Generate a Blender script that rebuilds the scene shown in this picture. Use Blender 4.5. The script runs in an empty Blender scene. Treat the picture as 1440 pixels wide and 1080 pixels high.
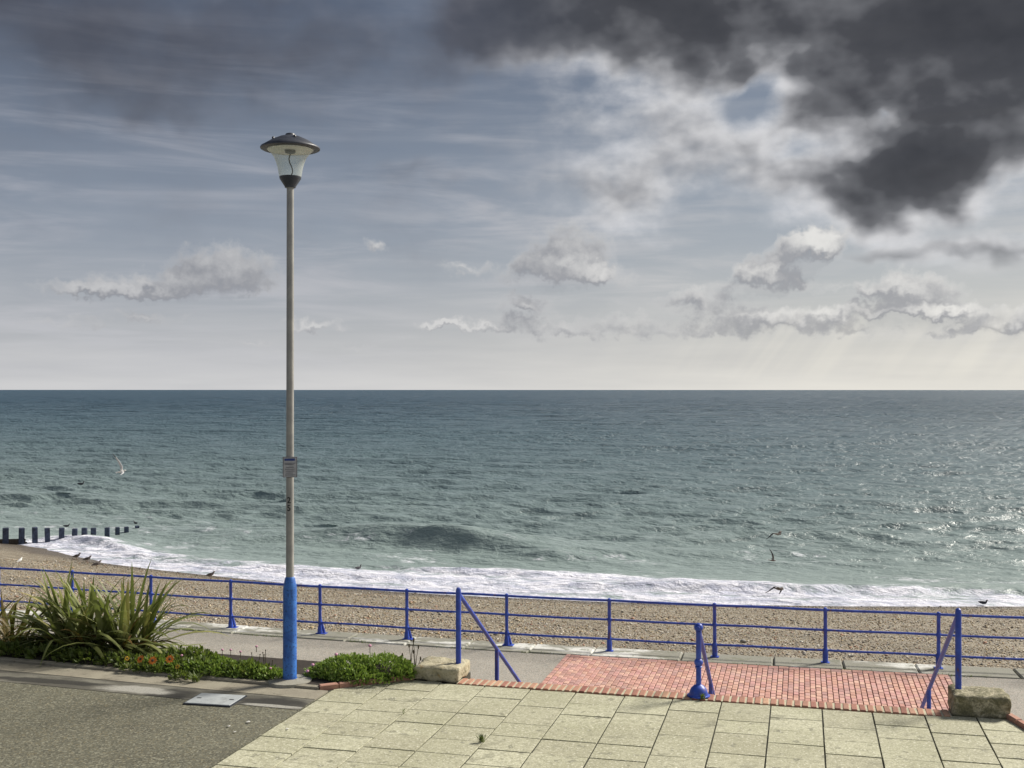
import bpy, bmesh, math, random
import numpy as np
from mathutils import Vector, Matrix, Euler

R = math.radians
random.seed(7)
rng = np.random.default_rng(11)
scene = bpy.context.scene
col = scene.collection

# ------------------------------------------------------------------ camera
FPX, EYE = 1600.0, 3.4                 # focal length in photo pixels (1440 wide), eye height over the upper promenade
PSI = math.atan(408 / FPX)             # camera turned left of the sea normal (+y)
cam_d = bpy.data.cameras.new('camera')
cam_d.sensor_width = 36.0
cam_d.lens = 36.0 * FPX / 1440
cam_d.clip_start, cam_d.clip_end = 0.1, 40000
cam = bpy.data.objects.new('camera', cam_d)
cam.location = (0, 0, EYE)
cam.rotation_euler = (R(90) + math.atan(7 / FPX), 0, PSI)
col.objects.link(cam)
scene.camera = cam

def gp(px, py, z):                     # where the ground or water of height z lies under a photo pixel
    d = (EYE - z) * FPX / (py - 547.0)
    return dp(px, d)
def dp(px, d):                         # plan position at depth d
    l = (px - 720.0) / FPX * d
    return (l * math.cos(PSI) - d * math.sin(PSI), l * math.sin(PSI) + d * math.cos(PSI))
def pix(x, y, z):
    d = -x * math.sin(PSI) + y * math.cos(PSI)
    l = x * math.cos(PSI) + y * math.sin(PSI)
    return 720 + FPX * l / d, 547 + FPX * (EYE - z) / d, d

# ------------------------------------------------------------------ node helper
class NT:
    def __init__(s, tree):
        s.t = tree; s.n = tree.nodes; s.l = tree.links
    def new(s, k, **kw):
        n = s.n.new(k)
        for a, b in kw.items(): setattr(n, a, b)
        return n
    def put(s, inp, v):
        if v is None: return
        if isinstance(v, bpy.types.NodeSocket): s.l.new(v, inp)
        else:
            if hasattr(inp.default_value, '__len__') and not hasattr(v, '__len__'): v = (v,) * len(inp.default_value)
            if hasattr(inp.default_value, '__len__') and len(inp.default_value) == 4 and len(v) == 3: v = (*v, 1)
            inp.default_value = v
    def m(s, op, a, b=None, c=None, clamp=False):
        n = s.new('ShaderNodeMath', operation=op, use_clamp=clamp)
        for i, v in enumerate((a, b, c)):
            if v is not None: s.put(n.inputs[i], v)
        return n.outputs[0]
    def vm(s, op, a, b=None, sc=None):
        n = s.new('ShaderNodeVectorMath', operation=op)
        s.put(n.inputs[0], a)
        if b is not None: s.put(n.inputs[1], b)
        if sc is not None: s.put(n.inputs['Scale'], sc)
        return n.outputs['Value'] if op in ('LENGTH', 'DOT_PRODUCT') else n.outputs['Vector']
    def noise(s, vec, scale=1.0, detail=4, rough=0.5, dist=0.0, lac=2.0, out='Fac', dim='3D'):
        n = s.new('ShaderNodeTexNoise', noise_dimensions=dim)
        s.put(n.inputs['Vector'], vec); s.put(n.inputs['Scale'], scale)
        n.inputs['Detail'].default_value = detail; n.inputs['Roughness'].default_value = rough
        n.inputs['Distortion'].default_value = dist; n.inputs['Lacunarity'].default_value = lac
        return n.outputs[out]
    def voro(s, vec, scale, feature='F1', out='Distance', rnd=1.0):
        n = s.new('ShaderNodeTexVoronoi', feature=feature)
        s.put(n.inputs['Vector'], vec); s.put(n.inputs['Scale'], scale)
        n.inputs['Randomness'].default_value = rnd
        return n.outputs[out]
    def ss(s, v, a, b, lo=0.0, hi=1.0):
        n = s.new('ShaderNodeMapRange', interpolation_type='SMOOTHSTEP')
        s.put(n.inputs[0], v); s.put(n.inputs[1], a); s.put(n.inputs[2], b); s.put(n.inputs[3], lo); s.put(n.inputs[4], hi)
        return n.outputs[0]
    def lin(s, v, a, b, lo=0.0, hi=1.0):
        n = s.new('ShaderNodeMapRange')
        s.put(n.inputs[0], v); s.put(n.inputs[1], a); s.put(n.inputs[2], b); s.put(n.inputs[3], lo); s.put(n.inputs[4], hi)
        return n.outputs[0]
    def mix(s, f, a, b, mode='MIX'):
        n = s.new('ShaderNodeMix', data_type='RGBA', blend_type=mode)
        s.put(n.inputs[0], f); s.put(n.inputs[6], a); s.put(n.inputs[7], b)
        return n.outputs[2]
    def ramp(s, f, stops, interp='LINEAR'):
        n = s.new('ShaderNodeValToRGB'); cr = n.color_ramp; cr.interpolation = interp
        while len(cr.elements) < len(stops): cr.elements.new(0.5)
        for e, (p, c) in zip(cr.elements, stops):
            e.position = p; e.color = (*c, 1) if len(c) == 3 else c
        s.put(n.inputs[0], f)
        return n.outputs[0]
    def mapping(s, v, loc=(0, 0, 0), rot=(0, 0, 0), sc=(1, 1, 1), kind='POINT'):
        n = s.new('ShaderNodeMapping', vector_type=kind)
        s.put(n.inputs[0], v); s.put(n.inputs[1], loc) if kind != 'VECTOR' else None
        n.inputs[2].default_value = rot; n.inputs[3].default_value = sc
        return n.outputs[0]
    def bump(s, h, strength, dist, normal=None):
        n = s.new('ShaderNodeBump'); s.put(n.inputs['Height'], h); s.put(n.inputs['Strength'], strength); s.put(n.inputs['Distance'], dist)
        if normal is not None: s.put(n.inputs['Normal'], normal)
        return n.outputs[0]

# ------------------------------------------------------------------ sky, sun, exposure
SUN_AZ, SUN_EL = R(44), R(38)          # azimuth from the sea normal (+y) towards +x
scene.view_settings.view_transform = 'Standard'
scene.view_settings.look = 'None'
scene.view_settings.gamma = 1.0
scene.view_settings.use_curve_mapping = False
scene.view_settings.exposure = 0.45

sun_d = bpy.data.lights.new('sun', 'SUN')
sun_d.energy, sun_d.angle, sun_d.color = 4.6, R(14), (1.0, 0.94, 0.84)
sun = bpy.data.objects.new('sun', sun_d)
sv = Vector((math.sin(SUN_AZ) * math.cos(SUN_EL), math.cos(SUN_AZ) * math.cos(SUN_EL), math.sin(SUN_EL)))
sun.rotation_euler = sv.to_track_quat('Z', 'Y').to_euler()
sun.location = (20, 60, 60)
col.objects.link(sun)

def build_world():
    w = bpy.data.worlds.new('World'); scene.world = w; w.use_nodes = True
    N = NT(w.node_tree); N.n.clear()
    STR = 0.06
    sky = N.new('ShaderNodeTexSky', sky_type='NISHITA')
    sky.sun_disc = False; sky.sun_elevation = SUN_EL; sky.sun_rotation = SUN_AZ
    sky.altitude = 20; sky.air_density = 1.0; sky.dust_density = 1.5; sky.ozone_density = 1.4
    tc = N.new('ShaderNodeTexCoord')
    sep = N.new('ShaderNodeSeparateXYZ'); N.l.new(tc.outputs['Generated'], sep.inputs[0])
    az = N.m('ARCTAN2', sep.outputs[0], sep.outputs[1])
    el = N.m('ARCSINE', sep.outputs[2])
    # angular sky coordinates, 1600 to the radian, counted from azimuth -PSI and the horizon
    A = N.m('MULTIPLY', N.m('ADD', az, PSI), FPX)
    Ez = N.m('MULTIPLY', N.m('ABSOLUTE', el), FPX)
    cx = N.new('ShaderNodeCombineXYZ'); N.l.new(A, cx.inputs[0]); N.l.new(Ez, cx.inputs[1])
    P = cx.outputs[0]
    def ang(px, py): return (math.atan((px - 720) / FPX) * FPX, math.atan((547 - py) / FPX * math.cos(math.atan((px - 720) / FPX))) * FPX)
    def blob(V, px, py, w_, h_, amp, rot=0.0):
        a, e = ang(px, py)
        n = N.new('ShaderNodeTexGradient', gradient_type='SPHERICAL')
        tm = n.texture_mapping
        tm.vector_type = 'TEXTURE'; tm.translation = (a, e, 0); tm.rotation = (0, 0, R(rot)); tm.scale = (w_ * 1.9, h_ * 1.9, 1e6)
        N.l.new(V, n.inputs[0])
        return n.outputs['Fac'], amp * 1.15
    def total(V, L):
        acc = 0.0
        for b in L:
            g, amp = blob(V, *b)
            acc = N.m('MULTIPLY_ADD', g, amp, acc)
        return acc

    # ---- the big broken cloud deck
    mass = [(60, 5, 210, 80, .55), (330, 100, 170, 48, .36), (560, 30, 150, 50, .36), (690, 65, 70, 46, .42), (200, 150, 110, 30, .2),
            (890, -8, 165, 70, 1.35), (1030, 35, 60, 40, .4), (935, 190, 140, 85, .33), (1080, 150, 100, 70, .30), (1165, 95, 70, 60, .36),
            (860, 262, 100, 30, .30), (1415, 40, 165, 118, 1.45), (1240, 10, 90, 50, .4), (1290, 245, 96, 54, 1.0), (1180, 258, 90, 34, .42),
            (1410, 348, 110, 18, .6), (1250, 352, 80, 10, .3), (1390, 165, 90, 36, .25), (590, 235, 50, 16, .3),
            (1060, 140, 45, 24, -.5), (1248, 160, 18, 14, -.5), (1432, 262, 34, 40, -.4), (1130, 205, 40, 14, -.2), (820, 110, 60, 30, -.3), (1325, 182, 110, 18, -.35), (1200, 215, 50, 20, -.15)]
    wn = N.vm('SUBTRACT', N.noise(P, 1 / 110, 3, .55, out='Color'), (.5, .5, .5))
    wq = N.vm('SCALE', wn, sc=105.0)
    up = N.ss(Ez, 520, 900, 0.0, .42)              # the deck goes on overhead, outside the picture
    def deck(V, det):
        f = N.m('ADD', total(N.vm('ADD', V, wq), mass), up)
        n1 = N.noise(N.mapping(V, sc=(1 / 105, 1 / 72, 1)), 1.0, det, .53)
        return f, N.m('SUBTRACT', n1, .5)
    # ---- low cumulus over the horizon
    low = [(800, 360, 44, 34, 1.15), (764, 386, 56, 18, .9), (850, 392, 40, 12, .6), (738, 430, 30, 14, .9), (690, 455, 70, 8, .75), (620, 455, 24, 6, .6),
           (1108, 370, 58, 24, 1.3, 28), (1150, 350, 26, 17, 1.0), (1080, 395, 40, 14, .8), (975, 420, 36, 16, .9),
           (1280, 416, 46, 25, 1.25), (1235, 440, 50, 10, .75), (1330, 438, 34, 8, .55), (1110, 456, 76, 15, .8), (1210, 466, 44, 9, .4), (1310, 464, 40, 9, .42), (1420, 455, 60, 18, .9), (1180, 405, 60, 8, .35),
           (880, 460, 80, 15, .62), (1000, 468, 50, 10, .4), (1050, 440, 60, 12, .45), (780, 470, 60, 9, .4), (315, 383, 52, 27, 1.25), (225, 405, 90, 14, .85), (130, 412, 60, 9, .65),
           (440, 457, 36, 7, .8), (360, 482, 26, 5, .6), (200, 445, 50, 10, .6), (90, 455, 40, 8, .5), (530, 347, 16, 10, .75), (650, 380, 26, 8, .55), (500, 490, 30, 6, .5)]
    wc = N.vm('SCALE', N.vm('SUBTRACT', N.noise(P, 1 / 28, 3, .6, out='Color'), (.5, .5, .5)), sc=50.0)
    def cum(V, det):
        return total(N.vm('ADD', V, wc), low), N.m('SUBTRACT', N.noise(V, 1 / 22, det, .6), .5)

    # clear air: Nishita, veiled by thin high cloud and whitened towards the horizon
    k = 1 / STR
    def C(r, g, b): return (r * k, g * k, b * k)
    right = N.ss(A, -500, 700)
    base = N.mix(0.72, sky.outputs[0], N.mix(N.ss(Ez, 150, 520), N.mix(right, C(.072, .108, .180), C(.115, .155, .226)), N.mix(right, C(.017, .026, .052), C(.060, .084, .130))))
    # cirrus streaks, slanting down to the right
    cir = N.mapping(P, rot=(0, 0, R(13)), sc=(1 / 330, 1 / 38, 1))
    cn = N.noise(cir, 1.0, 5, .58, dist=.5)
    cn2 = N.noise(N.mapping(P, sc=(1 / 420, 1 / 150, 1)), 1.0, 3, .5)
    cfac = N.m('MULTIPLY', N.ss(cn, .40, .70), N.ss(cn2, .30, .58))
    base = N.mix(N.m('MULTIPLY', cfac, N.lin(Ez, 250, 500, .85, .12)), base, N.mix(right, C(.26, .275, .325), C(.35, .36, .385)))
    hz = N.m('POWER', 2.71828, N.m('MULTIPLY', Ez, -1 / 185.0))
    hcol = N.mix(right, C(.45, .45, .455), C(.585, .565, .515))
    bk = N.noise(N.mapping(P, sc=(1 / 260, 1 / 26, 1)), 1.0, 3, .55)
    base = N.mix(N.m('MULTIPLY', hz, N.lin(bk, .2, .8, .85, 1.1), clamp=True), base, hcol)
    # deck
    f1, n1 = deck(P, 6)
    n2 = N.m('SUBTRACT', N.noise(N.mapping(N.vm('ADD', P, (12, 17, 0)), sc=(1 / 105, 1 / 72, 1)), 1.0, 3, .53), .5)
    D = N.m('MULTIPLY_ADD', n1, 1.15, f1)
    rel = N.m('SUBTRACT', n1, n2)
    shade = N.m('SUBTRACT', N.m('MULTIPLY_ADD', n1, .55, f1), N.m('MULTIPLY', rel, 1.3))
    dcolR = N.ramp(N.lin(shade, .1, 2.0), [(0.0, C(.56, .56, .575)), (.13, C(.46, .46, .47)), (.25, C(.28, .282, .295)), (.40, C(.105, .107, .116)), (.56, C(.046, .047, .053)), (1.0, C(.017, .018, .022))])
    dcolL = N.ramp(N.lin(shade, .1, 1.3), [(0.0, C(.13, .135, .16)), (.22, C(.075, .075, .088)), (.5, C(.045, .042, .049)), (1.0, C(.024, .024, .03))])
    dcol = N.mix(N.ss(A, -120, 160), dcolL, dcolR)
    dal = N.m('MULTIPLY', N.ss(D, N.ss(A, -200, 200, -.14, .0), N.ss(A, -200, 200, .85, .62)), N.ss(Ez, 120, 200))
    out = N.mix(N.m('MULTIPLY', dal, N.ss(A, -200, 200, .62, .95)), base, dcol)
    # cumulus
    t1, q1 = cum(P, 4)
    t2, q2 = cum(N.vm('ADD', P, (7, 13, 0)), 3)
    Cm = N.m('MULTIPLY_ADD', q1, .85, t1)
    grad = N.m('MULTIPLY_ADD', N.m('SUBTRACT', q1, q2), .45, N.m('SUBTRACT', t1, t2))
    lit = N.ss(grad, -.20, .85)
    core = N.ss(Cm, .22, .85)
    dark = N.mix(core, N.mix(right, C(.36, .362, .372), C(.46, .458, .455)), N.mix(right, C(.185, .192, .215), C(.20, .206, .228)))
    ccol = N.mix(lit, dark, N.mix(right, C(.44, .44, .445), C(.62, .61, .585)))
    cal = N.m('MULTIPLY', N.m('MULTIPLY', N.ss(Cm, .14, .85), N.ss(t1, .04, .35)), N.m('MULTIPLY', N.ss(grad, -.5, .15, .15, 1), N.ss(Ez, 15, 70)))
    out = N.mix(N.m('MULTIPLY', cal, .9), out, ccol)
    # faint sunbeams slanting down under the cumulus on the sunny side
    beam = N.noise(N.m('MULTIPLY', N.m('MULTIPLY_ADD', Ez, -.75, A), 1 / 60), 1.0, 3, .5, dim='2D')
    bm = N.m('MULTIPLY', N.m('MULTIPLY', N.ss(A, 50, 420), N.ss(Ez, 130, 70)), N.ss(Ez, -5, 30))
    out = N.mix(N.m('MULTIPLY', N.ss(beam, .38, .75), N.m('MULTIPLY', bm, .24)), out, C(.66, .63, .55))
    bg = N.new('ShaderNodeBackground'); N.l.new(out, bg.inputs[0]); bg.inputs[1].default_value = STR
    wo = N.new('ShaderNodeOutputWorld'); N.l.new(bg.outputs[0], wo.inputs[0])
    w.cycles.sampling_method = 'MANUAL'; w.cycles.sample_map_resolution = 512
build_world()

scene.render.engine = 'CYCLES'
scene.cycles.use_denoising = True
scene.cycles.max_bounces = 6
scene.cycles.transparent_max_bounces = 8
scene.cycles.sample_clamp_indirect = 4.0

# ------------------------------------------------------------------ mesh helpers
class MB:
    """collects pieces of one mesh"""
    def __init__(s): s.v = []; s.f = []
    def add(s, v, f):
        o = len(s.v); s.v += [tuple(p) for p in v]; s.f += [tuple(i + o for i in q) for q in f]; return s
    def box(s, c, size, rot=None):
        hx, hy, hz = (k / 2 for k in size)
        v = [Vector((x, y, z)) for z in (-hz, hz) for y in (-hy, hy) for x in (-hx, hx)]
        if rot: m = Euler(rot).to_matrix(); v = [m @ p for p in v]
        return s.add([p + Vector(c) for p in v], [(0, 2, 3, 1), (4, 5, 7, 6), (0, 1, 5, 4), (2, 6, 7, 3), (0, 4, 6, 2), (1, 3, 7, 5)])
    def cbox(s, c, size, ch):
        """box with a chamfered top edge"""
        hx, hy, hz = (k / 2 for k in size)
        rings = [(hx, hy, -hz), (hx, hy, hz - ch), (hx - ch, hy - ch, hz)]
        v = []
        for a, b, z in rings: v += [(-a, -b, z), (a, -b, z), (a, b, z), (-a, b, z)]
        f = [(3, 2, 1, 0), (8, 9, 10, 11)]
        for k in (0, 4):
            for i in range(4): f.append((k + i, k + (i + 1) % 4, k + 4 + (i + 1) % 4, k + 4 + i))
        return s.add([(p[0] + c[0], p[1] + c[1], p[2] + c[2]) for p in v], f)
    def tube(s, pts, rad, n=10, caps=True):
        pts = [Vector(p) for p in pts]
        rads = rad if hasattr(rad, '__len__') else [rad] * len(pts)
        v, f = [], []
        prev = None
        for i, p in enumerate(pts):
            t = (pts[min(i + 1, len(pts) - 1)] - pts[max(i - 1, 0)]).normalized()
            if prev is None: u = t.orthogonal().normalized()
            else: u = (prev - t * prev.dot(t)).normalized()
            prev = u; w = t.cross(u)
            for k in range(n):
                a = 2 * math.pi * k / n
                v.append(p + (u * math.cos(a) + w * math.sin(a)) * rads[i])
        for i in range(len(pts) - 1):
            for k in range(n):
                f.append((i * n + k, i * n + (k + 1) % n, (i + 1) * n + (k + 1) % n, (i + 1) * n + k))
        if caps: f += [tuple(range(n - 1, -1, -1)), tuple((len(pts) - 1) * n + k for k in range(n))]
        return s.add(v, f)
    def lathe(s, prof, n=24, c=(0, 0, 0), capb=True, capt=True):
        v, f = [], []
        for r, z in prof:
            for k in range(n):
                a = 2 * math.pi * k / n
                v.append((c[0] + r * math.cos(a), c[1] + r * math.sin(a), c[2] + z))
        for i in range(len(prof) - 1):
            for k in range(n):
                f.append((i * n + k, i * n + (k + 1) % n, (i + 1) * n + (k + 1) % n, (i + 1) * n + k))
        if capb: f.append(tuple(range(n - 1, -1, -1)))
        if capt: f.append(tuple((len(prof) - 1) * n + k for k in range(n)))
        return s.add(v, f)
    def ball(s, c, r, n=14, m=8, sq=(1, 1, 1)):
        prof = [(r * math.sin(math.pi * (i + .02) / (m + .04)) + 1e-5, -r * math.cos(math.pi * i / m)) for i in range(m + 1)]
        o = len(s.v); s.lathe(prof, n)
        s.v[o:] = [(c[0] + p[0] * sq[0], c[1] + p[1] * sq[1], c[2] + p[2] * sq[2]) for p in s.v[o:]]
        return s
    def mesh(s, name, smooth=None):
        me = bpy.data.meshes.new(name); me.from_pydata(s.v, [], s.f); me.update()
        if smooth is not None:
            me.shade_smooth()
            if smooth < 180: me.set_sharp_from_angle(angle=R(smooth))
        return me
    def build(s, name, mat, parent=None, smooth=35, loc=None, rot=None):
        return link(name, s.mesh(name, smooth), mat, parent, loc, rot)

def link(name, me, mat, parent=None, loc=None, rot=None):
    o = bpy.data.objects.new(name, me)
    if mat is not None and not me.materials: me.materials.append(mat)
    if loc is not None: o.location = loc
    if rot is not None: o.rotation_euler = rot
    if parent is not None: o.parent = parent
    col.objects.link(o)
    return o
def tag(o, label=None, cat=None, group=None, kind=None):
    for k, v in (('label', label), ('category', cat), ('group', group), ('kind', kind)):
        if v: o[k] = v
    return o
def empty(name, loc=(0, 0, 0), rz=0.0):
    o = bpy.data.objects.new(name, None); o.empty_display_size = .2
    o.location = loc; o.rotation_euler = (0, 0, rz); col.objects.link(o); return o
def np_mesh(name, V, F, smooth=True):
    V = np.asarray(V, np.float32); F = np.asarray(F, np.int32); k = F.shape[1]
    me = bpy.data.meshes.new(name)
    me.vertices.add(len(V)); me.vertices.foreach_set('co', V.ravel())
    me.loops.add(F.size); me.loops.foreach_set('vertex_index', F.ravel())
    me.polygons.add(len(F)); me.polygons.foreach_set('loop_start', np.arange(0, F.size, k, dtype=np.int32))
    me.polygons.foreach_set('loop_total', np.full(len(F), k, np.int32))
    me.update(calc_edges=True)
    if smooth: me.shade_smooth()
    return me
def attr(me, name, arr):
    a = me.attributes.new(name, 'FLOAT', 'POINT'); a.data.foreach_set('value', np.asarray(arr, np.float32).ravel())
def attr_c(me, name, arr):
    a = me.attributes.new(name, 'FLOAT_COLOR', 'POINT')
    c = np.ones((len(arr), 4), np.float32); c[:, :3] = arr; a.data.foreach_set('color', c.ravel())
def grid_faces(nr, nc):
    i = np.arange(nr - 1)[:, None] * nc + np.arange(nc - 1)[None, :]
    return np.stack([i, i + 1, i + nc + 1, i + nc], -1).reshape(-1, 4)
_tab = rng.random((256, 256))
def vnoise(x, y):
    xi = np.floor(x).astype(int); yi = np.floor(y).astype(int); fx = x - xi; fy = y - yi
    fx = fx * fx * (3 - 2 * fx); fy = fy * fy * (3 - 2 * fy)
    a = _tab[xi & 255, yi & 255]; b = _tab[(xi + 1) & 255, yi & 255]; c = _tab[xi & 255, (yi + 1) & 255]; d = _tab[(xi + 1) & 255, (yi + 1) & 255]
    return (a * (1 - fx) + b * fx) * (1 - fy) + (c * (1 - fx) + d * fx) * fy
def fbm(x, y, o=4):
    r = 0; a = .5; t = 0
    for k in range(o): r = r + a * vnoise(x * 2 ** k + 17.3 * k, y * 2 ** k + 9.1 * k); t += a; a *= .5
    return r / t
def sst(a, b, x):
    t = np.clip((x - a) / (b - a), 0, 1); return t * t * (3 - 2 * t)

# ------------------------------------------------------------------ materials
MATS = {}
def mat(name, fn):
    m = bpy.data.materials.new(name); m.use_nodes = True
    N = NT(m.node_tree); N.n.clear()
    out = N.new('ShaderNodeOutputMaterial'); b = N.new('ShaderNodeBsdfPrincipled')
    N.l.new(b.outputs[0], out.inputs[0])
    N.b = b; N.out = out
    N.pos = N.new('ShaderNodeNewGeometry').outputs['Position']
    fn(N, b); MATS[name] = m
    return m
def setp(N, b, **kw):
    nm = dict(base='Base Color', rough='Roughness', spec='Specular IOR Level', normal='Normal', metal='Metallic', ior='IOR', trans='Transmission Weight', alpha='Alpha', coat='Coat Weight', sss='Subsurface Weight')
    for k, v in kw.items(): N.put(b.inputs[nm[k]], v)
def oinfo(N): return N.new('ShaderNodeObjectInfo').outputs['Random']

def m_slab(N, b):
    r = oinfo(N)
    fine = N.noise(N.pos, 48, 3, .75); mid = N.noise(N.pos, 14, 5, .65); big = N.noise(N.pos, 1.3, 4, .6)
    c = N.mix(N.ss(big, .3, .7), (.375, .37, .245), (.53, .52, .375))
    c = N.mix(N.lin(r, 0, 1, 0, .7), c, (.34, .325, .225))
    c = N.mix(N.ss(N.noise(N.pos, 7, 2, .5), .64, .68, 0, .6), c, (.10, .10, .08))     # chewing gum and drips
    c = N.mix(N.ss(mid, .42, .66, 0, .6), c, (.26, .25, .165))
    c = N.mix(N.ss(fine, .50, .66, 0, .7), c, (.16, .155, .10))
    c = N.mix(N.ss(N.noise(N.pos, 36, 2, .6), .55, .70, 0, .7), c, (.70, .68, .56))
    c = N.mix(N.ss(N.noise(N.pos, 2.6, 6, .7), .54, .70, 0, .65), c, (.17, .165, .11))   # lichen and dirt stains
    setp(N, b, base=c, rough=.85, normal=N.bump(N.m('ADD', fine, mid), .5, .004))
def m_tarmac(light, dark, speck, warm):
    def fn(N, b):
        fine = N.noise(N.pos, 60, 2, .7); v = N.voro(N.pos, 58, out='Color'); big = N.noise(N.pos, .8, 5, .6)
        sepc = N.new('ShaderNodeSeparateColor'); N.l.new(v, sepc.inputs[0])
        c = N.mix(N.ss(big, .3, .7), dark, light)
        c = N.mix(N.ss(sepc.outputs[0], .6, .95, 0, .7), c, speck)
        c = N.mix(N.ss(sepc.outputs[1], .75, 1., 0, .6), c, warm)
        c = N.mix(N.ss(sepc.outputs[2], .6, 1., 0, .6), c, tuple(.35 * k for k in dark))
        c = N.mix(N.ss(N.noise(N.pos, 5, 6, .7), .55, .75, 0, .45), c, tuple(.45 * k for k in dark))
        setp(N, b, base=c, rough=.9, normal=N.bump(N.m('ADD', fine, sepc.outputs[0]), .6, .006))
    return fn
def m_concrete(c0, c1, dirt):
    def fn(N, b):
        r = oinfo(N)
        fine = N.noise(N.pos, 60, 3, .7); big = N.noise(N.pos, 2.2, 6, .65)
        c = N.mix(N.ss(big, .35, .65), c0, c1)
        c = N.mix(N.lin(r, 0, 1, 0, .35), c, c0)
        c = N.mix(N.ss(N.noise(N.pos, 4.5, 6, .72), .52, .70, 0, .8), c, dirt)
        c = N.mix(N.ss(fine, .5, .75, 0, .4), c, dirt)
        setp(N, b, base=c, rough=.9, normal=N.bump(N.m('ADD', fine, big), .5, .008))
    return fn
def m_brick(cols, dirt):
    def fn(N, b):
        r = oinfo(N)
        at = N.new('ShaderNodeAttribute', attribute_name='tone'); rr = N.m('FRACT', N.m('ADD', r, at.outputs['Fac']))
        c = N.ramp(rr, [(i / (len(cols) - 1), k) for i, k in enumerate(cols)])
        c = N.mix(N.ss(N.noise(N.pos, 30, 4, .7), .45, .75, 0, .5), c, dirt)
        c = N.mix(N.ss(N.noise(N.pos, 1.6, 5, .65), .5, .75, 0, .55), c, dirt)
        setp(N, b, base=c, rough=.85, normal=N.bump(N.noise(N.pos, 60, 3, .7), .5, .004))
    return fn
def m_paint(c0, c1, chip, rough=.42, amt=.62, rust=False):
    def fn(N, b):
        n = N.noise(N.pos, 6, 5, .65); f = N.noise(N.pos, 42, 4, .7)
        c = N.mix(N.ss(n, .35, .7), c0, c1)
        c = N.mix(N.ss(f, amt, amt + .1, 0, .8), c, chip)
        if rust: c = N.mix(N.ss(N.noise(N.mapping(N.pos, sc=(1, 1, .35)), 9, 5, .7), .585, .68, 0, .75), c, (.13, .055, .025))
        setp(N, b, base=c, rough=N.lin(n, 0, 1, rough - .1, rough + .2), normal=N.bump(f, .15, .003))
    return fn
def m_plain(c, rough=.6, metal=0.0, var=.25, sc=20):
    def fn(N, b):
        n = N.noise(N.pos, sc, 4, .6)
        setp(N, b, base=N.mix(N.ss(n, .3, .7, 0, 1), tuple(k * (1 - var) for k in c), c), rough=rough, metal=metal, normal=N.bump(n, .2, .003))
    return fn
def m_leaf(c0, c1, c2):
    def fn(N, b):
        r = oinfo(N)
        at = N.new('ShaderNodeAttribute', attribute_name='tone'); rr = N.m('FRACT', N.m('ADD', r, at.outputs['Fac']))
        c = N.ramp(rr, [(0, c0), (.45, c1), (.85, c1), (1, c2)])
        c = N.mix(N.ss(N.noise(N.pos, 14, 3, .6), .4, .8, 0, .5), c, c0)
        setp(N, b, base=c, rough=.5, spec=.35)
        t = N.new('ShaderNodeBsdfTranslucent'); N.put(t.inputs[0], N.mix(.5, c, (.25, .35, .04)))
        mx = N.new('ShaderNodeMixShader'); mx.inputs[0].default_value = .3
        N.l.new(b.outputs[0], mx.inputs[1]); N.l.new(t.outputs[0], mx.inputs[2]); N.l.new(mx.outputs[0], N.out.inputs[0])
    return fn
def m_vcol(rough=.7):
    def fn(N, b):
        at = N.new('ShaderNodeAttribute', attribute_name='col')
        setp(N, b, base=at.outputs['Color'], rough=rough)
    return fn
def m_stone(moss, N, b):
    n = N.noise(N.pos, 3.2, 6, .7); f = N.noise(N.pos, 32, 5, .7); g = N.noise(N.pos, 11, 6, .7)
    c = N.mix(N.ss(n, .3, .7), (.40, .36, .24), (.55, .50, .36))
    c = N.mix(N.ss(g, .56 - moss, .72 - moss, 0, .75), c, (.14, .13, .06))          # moss and grime
    c = N.mix(N.ss(f, .56 - moss, .74 - moss, 0, .6), c, (.09, .09, .05))
    c = N.mix(N.ss(N.noise(N.pos, 8, 4, .6), .62, .72, 0, .7), c, (.38, .22, .05))   # ochre lichen
    setp(N, b, base=c, rough=.92, normal=N.bump(N.m('ADD', f, g), .9, .02))
def m_sea(N, b):
    at = N.new('ShaderNodeAttribute', attribute_name='foam').outputs['Fac']
    sh = N.new('ShaderNodeAttribute', attribute_name='shallow').outputs['Fac']
    rip = N.new('ShaderNodeAttribute', attribute_name='ripple').outputs['Fac']
    p1 = N.mapping(N.pos, sc=(.55, 1.0, 1))
    r1 = N.noise(p1, 1.7, 5, .62, dist=.4)
    r2 = N.noise(N.mapping(N.pos, rot=(0, 0, .5), sc=(.5, 1, 1)), .45, 4, .6)
    r3 = N.noise(N.mapping(N.pos, rot=(0, 0, -.1), sc=(.3, 1, 1)), .13, 5, .62, dist=.3)
    far = N.ss(rip, .5, 2.2)
    hsum = N.m('ADD', N.m('ADD', r1, N.m('MULTIPLY', r2, 1.8)), N.m('MULTIPLY', N.m('MULTIPLY', r3, 9.0), far))
    nb = N.bump(hsum, 1.0, N.m('MULTIPLY', rip, .42))
    water = N.mix(sh, (.032, .078, .118), (.262, .322, .304))
    fn1 = N.noise(N.mapping(N.pos, sc=(.8, 1.5, 1)), 1.1, 7, .68, dist=.6)
    fn2 = N.noise(N.pos, 5.5, 4, .7)
    ff = N.m('ADD', at, N.m('ADD', N.m('MULTIPLY', N.m('SUBTRACT', fn1, .5), 1.35), N.m('MULTIPLY', N.m('SUBTRACT', fn2, .5), .5)))
    fm = N.ss(ff, .34, .80)
    foamc = N.mix(N.ss(fn1, .38, .62), (.46, .48, .60), (.80, .80, .87))
    setp(N, b, base=N.mix(fm, water, foamc), rough=N.mix(fm, (.34,) * 3, (.8,) * 3), ior=1.33, spec=.5,
         normal=N.bump(ff, N.m('MULTIPLY', fm, .7), .25, nb))
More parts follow.
